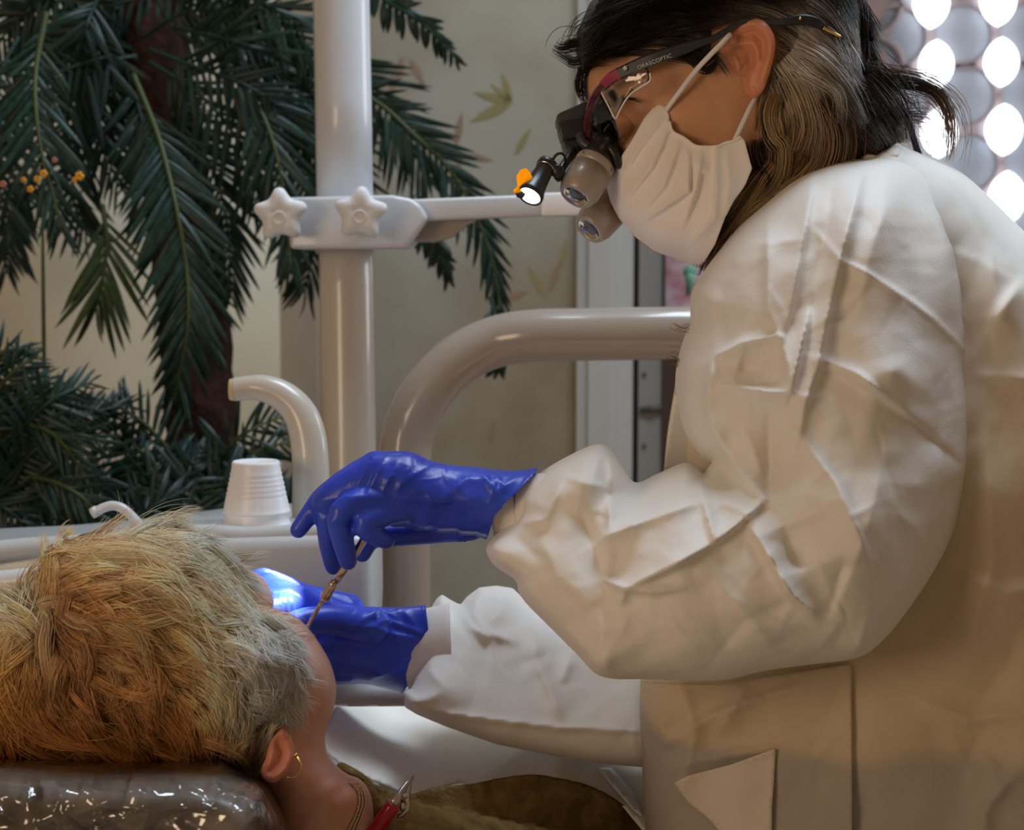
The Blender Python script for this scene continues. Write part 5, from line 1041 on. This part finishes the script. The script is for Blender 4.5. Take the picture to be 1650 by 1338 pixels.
for g, n, a, b, c, fr_ in [([(1262,95),(1280,120),(1300,165),(1310,210),(1300,250)],110,22,26,[kg,kw],2),([(1275,80),(1320,105),(1360,150),(1385,205)],110,26,24,[kg,kb],3),([(1268,88),(1300,120),(1345,150),(1350,200)],80,18,18,[kg,kg*.6],3),
   ([(1250,150),(1240,185),(1248,220),(1262,240),(1255,290),(1215,330)],90,16,16,[kw,kl,kw*.8],2),([(1300,170),(1325,215),(1320,260),(1285,300),(1235,330)],140,30,24,[kw,kw*.7,kl],2),([(1320,160),(1352,215),(1345,265),(1300,300),(1250,322)],120,26,18,[kb*1.4,kw*.7,kw],2),
   ([(1250,265),(1225,300),(1195,345),(1165,385),(1150,400)],70,12,22,[kw,kl*.8,kb],4),([(1290,290),(1240,325),(1200,352),(1165,372)],70,14,20,[kw*.8,kl*.9,kw*.6],4),([(1216,225),(1222,260),(1240,285),(1232,312)],50,12,12,[kb,kb],2),
   ([(1180,330),(1160,370),(1140,410),(1125,445)],26,14,14,[kb,kb],4),([(1160,300),(1190,320),(1215,300)],10,10,14,[kl*.8,kw],3)]:
    lock(H, g, n, a, b, np.array(c), rd, depth=DF, wid=.00034, fray=fr_, dz=.012)
for g, n, a, b, c, fr_ in [([(1000,80,1.335),(960,78,1.35),(930,72,1.37),(905,78,1.38),(893,72,1.385)],70,16,9,[kd,kd],2),([(985,88,1.33),(950,92,1.35),(925,100,1.375),(912,92,1.385),(890,80,1.385)],50,12,8,[kd,kd],2),([(960,70,1.345),(925,60,1.37),(905,65,1.38),(895,85,1.38)],10,6,24,[kd,kd],5),
   ([(960,20,1.35),(935,35,1.37),(920,60,1.38),(915,85,1.38)],16,10,20,[kd,kd],5),([(965,90,1.345),(945,100,1.375),(938,125,1.385),(938,150,1.385),(945,170,1.385)],60,10,9,[kd,kd],2),([(950,100,1.385),(935,120,1.39),(930,140,1.392),(942,165,1.39)],40,6,8,[kd,kd],2),
   ([(1095,80,1.322),(1115,95,1.320),(1135,112,1.318),(1150,105,1.318),(1160,92,1.318)],60,10,9,[kd,kb],2),([(1060,82,1.322),(1100,92,1.320),(1130,98,1.318),(1160,84,1.318)],60,12,8,[kd,kb],2),
   ([(1380,115,1.38),(1425,128,1.39),(1475,136,1.40),(1512,152,1.40),(1530,190,1.40),(1532,235,1.40),(1526,262,1.40)],90,12,10,[kb,kb*1.3,kw*1.2],4),([(1380,110,1.38),(1430,120,1.39),(1490,134,1.41),(1535,170,1.41),(1548,215,1.41),(1540,262,1.41)],30,20,36,[kb,kw],8),
   ([(1420,205,1.40),(1440,190,1.40),(1470,184,1.40),(1500,186,1.40)],40,8,16,[kb,kb],5),([(1400,140,1.39),(1440,160,1.40),(1480,200,1.41),(1520,250,1.41)],30,20,60,[kb,kw],12),([(1400,170,1.38),(1430,175,1.40),(1470,165,1.41),(1520,175,1.41)],22,20,50,[kb,kw],12),
   ([(1395,130,1.37),(1420,150,1.38),(1440,190,1.385),(1446,232,1.39)],160,40,30,[kb,kd,kb],4),([(1370,150,1.33),(1400,175,1.34),(1425,205,1.36),(1440,232,1.37)],140,40,34,[kb*1.5,kb,kd],4),([(1385,-20,1.39),(1388,40,1.39),(1386,100,1.39)],26,8,14,[kb,kb],4),([(1255,100,1.322),(1250,140,1.322),(1232,180,1.325),(1224,215,1.33)],60,10,12,[kg*.7,kb],2),
   ([(1112,524,1.33),(1096,527,1.33),(1082,520,1.33)],8,4,12,[kw,kw],3),([(1096,590,1.33),(1085,582,1.33),(1074,575,1.33)],9,10,22,[kw,kb],4),([(965,180,1.345),(985,166,1.338),(1010,160,1.334),(1035,166,1.332)],26,6,3,[kb,kb],2)]:
    lock(H, g, n, a, b, np.array(c), rd, wid=.00026, fray=fr_, dz=.006)
link('strands', H.mesh('strands'), hd)
# eyelashes and brow come with the strands above
# ================================================================== LOUPES
M['black'] = mat('matte_black_plastic', (.018,.020,.022), .38, coat=.1); M['blackgrey'] = mat('charcoal_plastic', (.05,.055,.06), .35)
M['navy'] = mat('dark_navy_temple', (.028,.034,.045), .3, coat=.3); M['burgundy'] = mat('burgundy_frame', (.10,.012,.022), .25, coat=.5); M['pinkred'] = mat('raspberry_frame_tip', (.36,.05,.11), .3)
M['taupe'] = mat('taupe_anodised', (.42,.37,.33), .38, .25, coat=.2); M['lensg'] = mat('loupe_glass', (.045,.035,.03), .12, coat=.3); M['amber'] = mat('amber_filter', (1.0,.42,.02), .12, trans=.6, ior=1.35, emis=(1.,.38,.0), es=.35)  # amber filter: slight emission stands in for light shining through it
M['clear'] = bpy.data.materials.new('clear_shield'); M['clear'].use_nodes = True; nt = M['clear'].node_tree; nt.nodes.clear()
o_ = nt.nodes.new('ShaderNodeOutputMaterial'); mx = nt.nodes.new('ShaderNodeMixShader'); tr = nt.nodes.new('ShaderNodeBsdfTransparent'); gl = nt.nodes.new('ShaderNodeBsdfGlossy'); fr = nt.nodes.new('ShaderNodeFresnel')
gl.inputs['Roughness'].default_value = .04; tr.inputs[0].default_value = (.93,.91,.91,1); fr.inputs['IOR'].default_value = 1.6
nt.links.new(fr.outputs[0], mx.inputs[0]); nt.links.new(tr.outputs[0], mx.inputs[1]); nt.links.new(gl.outputs[0], mx.inputs[2]); nt.links.new(mx.outputs[0], o_.inputs[0])
M['edge'] = mat('polished_lens_edge', (.80,.82,.82), .15, coat=1)
lp = thing('dental_loupes', 'magnifying dental loupes with two taupe barrels, clear lens and dark temple on the dentist face', 'loupes', P(960,240,1.36))
def pl(pts): a = cat(pts, n=6); return P(a[:,0], a[:,1], a[:,2])
def band(pts, h, th, name, m, par):
    """a flat strip standing on edge; h half-heights in px, th thickness m"""
    a = cat([(x, y, d, hh) for (x, y, d), hh in zip(pts, h)], n=6); t = np.gradient(a[:,:2], axis=0); t /= np.linalg.norm(t, axis=1)[:,None]; nm = np.stack([-t[:,1], t[:,0]], 1)
    v = []; f = []
    for i in range(len(a)):
        x, y, d, hh = a[i]; n_ = nm[i]
        for s, o in ((-1,0),(-.75,-th*.5),(.75,-th*.5),(1,0),(.75,th*.5),(-.75,th*.5)): v.append(P(x+n_[0]*hh*s, y+n_[1]*hh*s, d+o))
        if i:
            for k in range(6): k2 = (k+1) % 6; b = (i-1)*6; f.append((b+k, b+k2, b+6+k2, b+6+k))
    f.append((5,4,3,2,1,0)); b = (len(a)-1)*6; f.append(tuple(b+k for k in range(6)))
    me = MB().add(v, f).mesh(name, m, False); bmx = bmesh.new(); bmx.from_mesh(me); bmesh.ops.recalc_face_normals(bmx, faces=bmx.faces); bmx.to_mesh(me); bmx.free()
    return link(name, me, par)
for side in (0, 1):
    def sd(x, y, d): return (x, y, d) if side == 0 else (x, y, 2.80-d)
    band([sd(*q) for q in ((996,119,1.322),(1030,104,1.316),(1060,92,1.311),(1090,82,1.308),(1120,72,1.308),(1150,62,1.309),(1170,50,1.312),(1200,34,1.313),(1245,36,1.310),(1275,34,1.306),(1300,33,1.306))], (9,10.5,10.5,10,8,6,5,5,5,7,8), .003, 'temple', M['navy'], lp)
    band([sd(*q) for q in ((1000,117,1.322),(985,126,1.328),(972,138,1.336))], (10,9.5,8.5), .0034, 'frame_tip', M['pinkred'], lp)
    band([sd(*q) for q in ((975,134,1.334),(958,154,1.346),(949,180,1.358),(946,205,1.368),(951,232,1.376),(962,250,1.382))], (7,6,5.5,5.5,5,4), .0034, 'frame', M['burgundy'], lp)
band([(948,178,1.365),(946,182,1.40),(948,178,1.435)], (7,7,7), .004, 'bridge', M['burgundy'], lp)
# clear lenses and side shield
def shield(poly, dfn, name, m, th=.0016): return link(name, sheet(name, poly, dfn, th, m, 6), lp)
sdp = RBF([(968,146,1.328),(1045,110,1.302),(1047,133,1.302),(1008,160,1.310),(992,192,1.322),(975,240,1.36),(955,215,1.366),(1000,230,1.352)])
shield([(968,146),(985,133),(1030,113),(1043,108),(1047,118),(1046,131),(1020,147),(1008,160),(1000,176),(992,193),(970,150)], sdp, 'side_shield', M['clear'])
shield([(968,150),(991,193),(997,215),(996,230),(985,240),(968,238),(955,228),(950,205),(953,180),(960,162)], sdp, 'lens', M['clear'])
shield([(968,150),(991,193),(997,215),(996,230),(985,240),(968,238),(955,228),(950,205),(953,180),(960,162)], lambda X: 2.80-sdp(X), 'lens', M['clear'])
for pts in ([(1047,118),(1047,130),(1036,138),(1020,148),(1009,160),(1000,175),(992,192)], [(969,149),(980,170),(991,192)]):
    a = cat([(x, y, float(sdp(np.array([[x,y]],float))[0])-.0006) for x, y in pts], n=5); link('shield_edge', MB().tube(P(a[:,0], a[:,1], a[:,2]), .00075, 8).mesh('shield_edge', M['edge']), lp)
sp_o.location = Vector(P(851,320,1.322)); sp_o.rotation_euler = (Vector(P(428,955,1.375))-sp_o.location).to_track_quat('-Z','Y').to_euler()
# battery block and mount
def slab(px, d, th, name, m, bev=.0015, par=None): return link(name, named(rbox([P(x, y, d) for x, y in px], (0, th, 0), bev), name, m), par or lp)
slab([(897,186),(903,181),(944,163),(949,166),(950,180),(947,200),(905,205),(897,198)], 1.375, .05, 'lamp_housing', M['blackgrey'])
slab([(899,196),(947,184),(955,200),(952,215),(930,222),(906,226),(902,212)], 1.372, .056, 'lamp_housing_base', M['black'])
slab([(904,214),(950,205),(962,222),(958,240),(944,246),(930,250),(922,262),(916,256),(908,236)], 1.378, .044, 'mount_plate', M['black'])
link('mount_arm', MB().tube(pl([(934,216,1.372),(938,228,1.370),(948,236,1.368),(960,238,1.366)]), .0042, 12).mesh('mount_arm', M['blackgrey']), lp)
link('mount_post', MB().tube(pl([(955,238,1.39),(960,226,1.375),(966,222,1.365)]), .006, 10).mesh('mount_post', M['black']), lp)
def barrel(c0, c1, r0, r1, name, label):
    a = np.array(P(*c0)); b = np.array(P(*c1)); L = np.linalg.norm(b-a); ax = (b-a)/L; root = link(name, MB().lathe(a, ax, [(0,r0*.80),(.0005,r0*.97),(.0014,r0),(.008,r0*1.01),(.0082,r0*.985),(.0092,r0*.985),(.0094,r0*1.02),(L*.76,r1*1.02),(L*.80,r1*1.01),(L-.0015,r1*.86),(L,r1*.80),(L-.0006,r1*.70),(L-.004,r1*.66),(L-.004,0)], 44).mesh(name, M['taupe']), lp, label)
    link('objective_glass', MB().lathe(b-ax*.0042, ax, [(0,r1*.66),(.001,r1*.60),(.0019,r1*.35),(.0022,0)], 28).mesh('objective_glass', M['lensg']), root)
    link('glass_ring', MB().lathe(b-ax*.003, ax, [(0,r1*.69),(.0018,r1*.69),(.0022,r1*.64),(.0005,r1*.62)], 32).mesh('glass_ring', M['chrome']), root)
    for an in (-.9, .9):
        u = np.cross(ax, [0,1.,0]); u /= np.linalg.norm(u); w_ = np.cross(ax, u); dr = -w_*math.cos(an)+u*math.sin(an) if (-w_)[1] < 0 else w_*math.cos(an)+u*math.sin(an)
        link('set_screw', MB().lathe(a+ax*.0045+dr*r0*.98, dr, [(0,.0010),(.0005,.0010),(.0006,0)], 10).mesh('set_screw', M['black']), root)
    link('eyepiece', MB().lathe(a+ax*.001, -ax, [(0,r0*.93),(.004,r0*.93),(.006,r0*.85),(.016,r0*.78),(.022,r0*.72),(.023,0)], 32).mesh('eyepiece', M['black']), root)
barrel((961,262,1.362), (927,318,1.348), .0174, .0176, 'near_barrel', 'near taupe magnifying barrel')
barrel((1002,316,1.425), (948,371,1.405), .0172, .0174, 'far_barrel', 'lower far taupe magnifying barrel')
slab([(958,226),(975,218),(992,228),(1004,240),(1003,256),(990,262),(970,250),(955,240)], 1.362, .03, 'hinge_block', M['black'])
link('lever_knob', MB().tube(pl([(985,240,1.352),(992,252,1.352),(996,266,1.354)]), .0035, 10, round_cap=True).mesh('lever_knob', M['black']), lp)
# headlamp
a = np.array(P(884,262,1.345)); b = np.array(P(853,317,1.325)); ax_ = (b-a)/np.linalg.norm(b-a); L = np.linalg.norm(b-a)
lamp = link('headlamp', MB().lathe(a, ax_, [(0,.0065),(.001,.0085),(.006,.0088),(.0065,.0080),(.0075,.0080),(.0085,.0075),(L*.6,.0088),(L*.85,.0105),(L*.9,.0112),(L-.0005,.0112),(L,.0100),(L-.0008,.0092),(L-.0015,.0092),(L-.0015,0)], 32).mesh('headlamp', M['black']), lp)
link('collar_ring', MB().lathe(a+ax_*.0066, ax_, [(0,.0083),(.0008,.0083)], 28).mesh('collar_ring', M['chrome']), lamp)
M['glow'] = mat('lit_led_lens', (1,1,1), .2, emis=(.86,.93,1), es=7)
link('lamp_lens', MB().lathe(b-ax_*.0014, ax_, [(0,.0090),(.0008,.0086),(.0013,.005),(.0015,0)], 28).mesh('lamp_lens', M['glow']), lamp)
am = np.array(P(838,300,1.322)); 
af = slab([(832,284),(838,274),(847,271),(853,276),(858,286),(855,295),(846,304),(838,310),(828,312),(827,306),(834,300)], 1.322, .0035, 'amber_filter', M['amber'], .001)
slab([(829,309),(840,306),(848,312),(842,320),(833,318)], 1.324, .004, 'filter_hinge', M['black'], .0008)
link('pivot', MB().lathe(P(898,276,1.342), (-.2,-1,0), [(0,.0055),(.004,.0055),(.005,.004),(.0052,0)], 20).mesh('pivot', M['black']), lp)
slab([(884,262),(896,262),(906,268),(908,288),(900,294),(893,288),(890,276)], 1.345, .008, 'pivot_bracket', M['black'])
link('lamp_wire', MB().tube(pl([(890,260,1.35),(895,251,1.348),(903,247,1.348),(910,252,1.35),(911,266,1.355),(906,282,1.358)]), .0012, 8).mesh('lamp_wire', M['black']), lp)
link('strut', MB().tube(pl([(922,240,1.372),(915,256,1.365),(905,272,1.355),(902,284,1.35)]), .0038, 10).mesh('strut', M['black']), lp)
# strap and cables
band([(1262,36,1.306),(1290,31,1.304),(1315,36,1.308),(1330,44,1.315)], (6,8,9,5), .005, 'strap_buckle', M['black'], lp)
link('strap_pin', MB().blob(P(1289,30,1.300), .0014, seg=8).mesh('strap_pin', M['gold']), lp)
link('strap', MB().tube(pl([(1328,42,1.315),(1350,56,1.33),(1372,78,1.352),(1388,108,1.375),(1396,140,1.39)]), .0022, 8).mesh('strap', M['black']), lp)
link('strap_tip', MB().tube(pl([(1326,45,1.312),(1340,52,1.318),(1352,58,1.326)]), .0016, 8).mesh('strap_tip', M['gold']), lp)
for o_s in (0, 5): link('cable', MB().tube(pl([(1405,135,1.385),(1430,148,1.40),(1450,172,1.40),(1464,202,1.395),(1474,235,1.39),(1480+o_s*.6,258,1.39)])+np.array([o_s*.0004,0,o_s*-.0001]), .0021, 8).mesh('cable', M['navy']), lp)
# writing on the temple
tx = bpy.data.curves.new('lettering', 'FONT'); tx.body = 'ORASCOPTIC'; tx.size = .0066; tx.extrude = .00008; tx.space_character = 1.12
to = bpy.data.objects.new('lettering', tx); COL.objects.link(to)
M['print'] = mat('pale_print', (.62,.66,.68), .4, emis=None)
p0, p1 = P(1027,108.5,1.3145), P(1082,88.5,1.3055); ex = (p1-p0)/np.linalg.norm(p1-p0); ez = CAM-p0; ez = ez-ex*(ez@ex); ez /= np.linalg.norm(ez); ey = np.cross(ez, ex)
dg = bpy.context.evaluated_depsgraph_get(); dg.update(); me = bpy.data.meshes.new_from_object(to.evaluated_get(dg), depsgraph=dg); bpy.data.objects.remove(to)
v = verts(me); sc0 = np.linalg.norm(p1-p0)/v[:,0].max(); me.name = 'lettering'; v = p0+(v[:,:1]*ex+(v[:,1:2])*ey)*sc0+v[:,2:3]*ez+ez*.0006-ey*.0018
set_verts(me, v); me.materials.clear(); me.materials.append(M['print']); link('lettering', me, lp)
c = P(1008,109.5,1.318)+ez*.002; link('round_logo', MB().lathe(c, ez, [(0,.0019),(.0002,.0019),(.00021,0)], 20).mesh('round_logo', M['print']), lp)
# ================================================================== STOOL
st = P(1420, 1700, 1.46); stool = thing('operator_stool', 'round taupe operator stool under the seated dentist', 'stool', (st[0], st[1], 0))
zs = .285
link('cushion', MB().lathe((st[0],st[1],zs), (0,0,1), [(0,.16),(.01,.175),(.04,.178),(.055,.165),(.06,.12),(.061,0)], 32).mesh('cushion', M['vinyl']), stool)
link('column', MB().lathe((st[0],st[1],.05), (0,0,1), [(0,.03),(zs-.05,.025)], 16).mesh('column', M['chrome']), stool)
for k in range(5):
    an = k*1.2566; d_ = np.array([math.cos(an), math.sin(an), 0]); b0 = np.array([st[0], st[1], .07])
    lg = link('leg', MB().tube([b0, b0+d_*.12+[0,0,-.01], b0+d_*.25+[0,0,-.025]], [.02,.017,.013], 10).mesh('leg', M['chrome']), stool)
    link('caster', MB().lathe(b0+d_*.25+np.array([-d_[1], d_[0], 0])*-.01+[0,0,-.046], np.array([-d_[1], d_[0], 0]), [(0,.02),(.003,.024),(.017,.024),(.02,.02)], 16).mesh('caster', M['black']), lg)
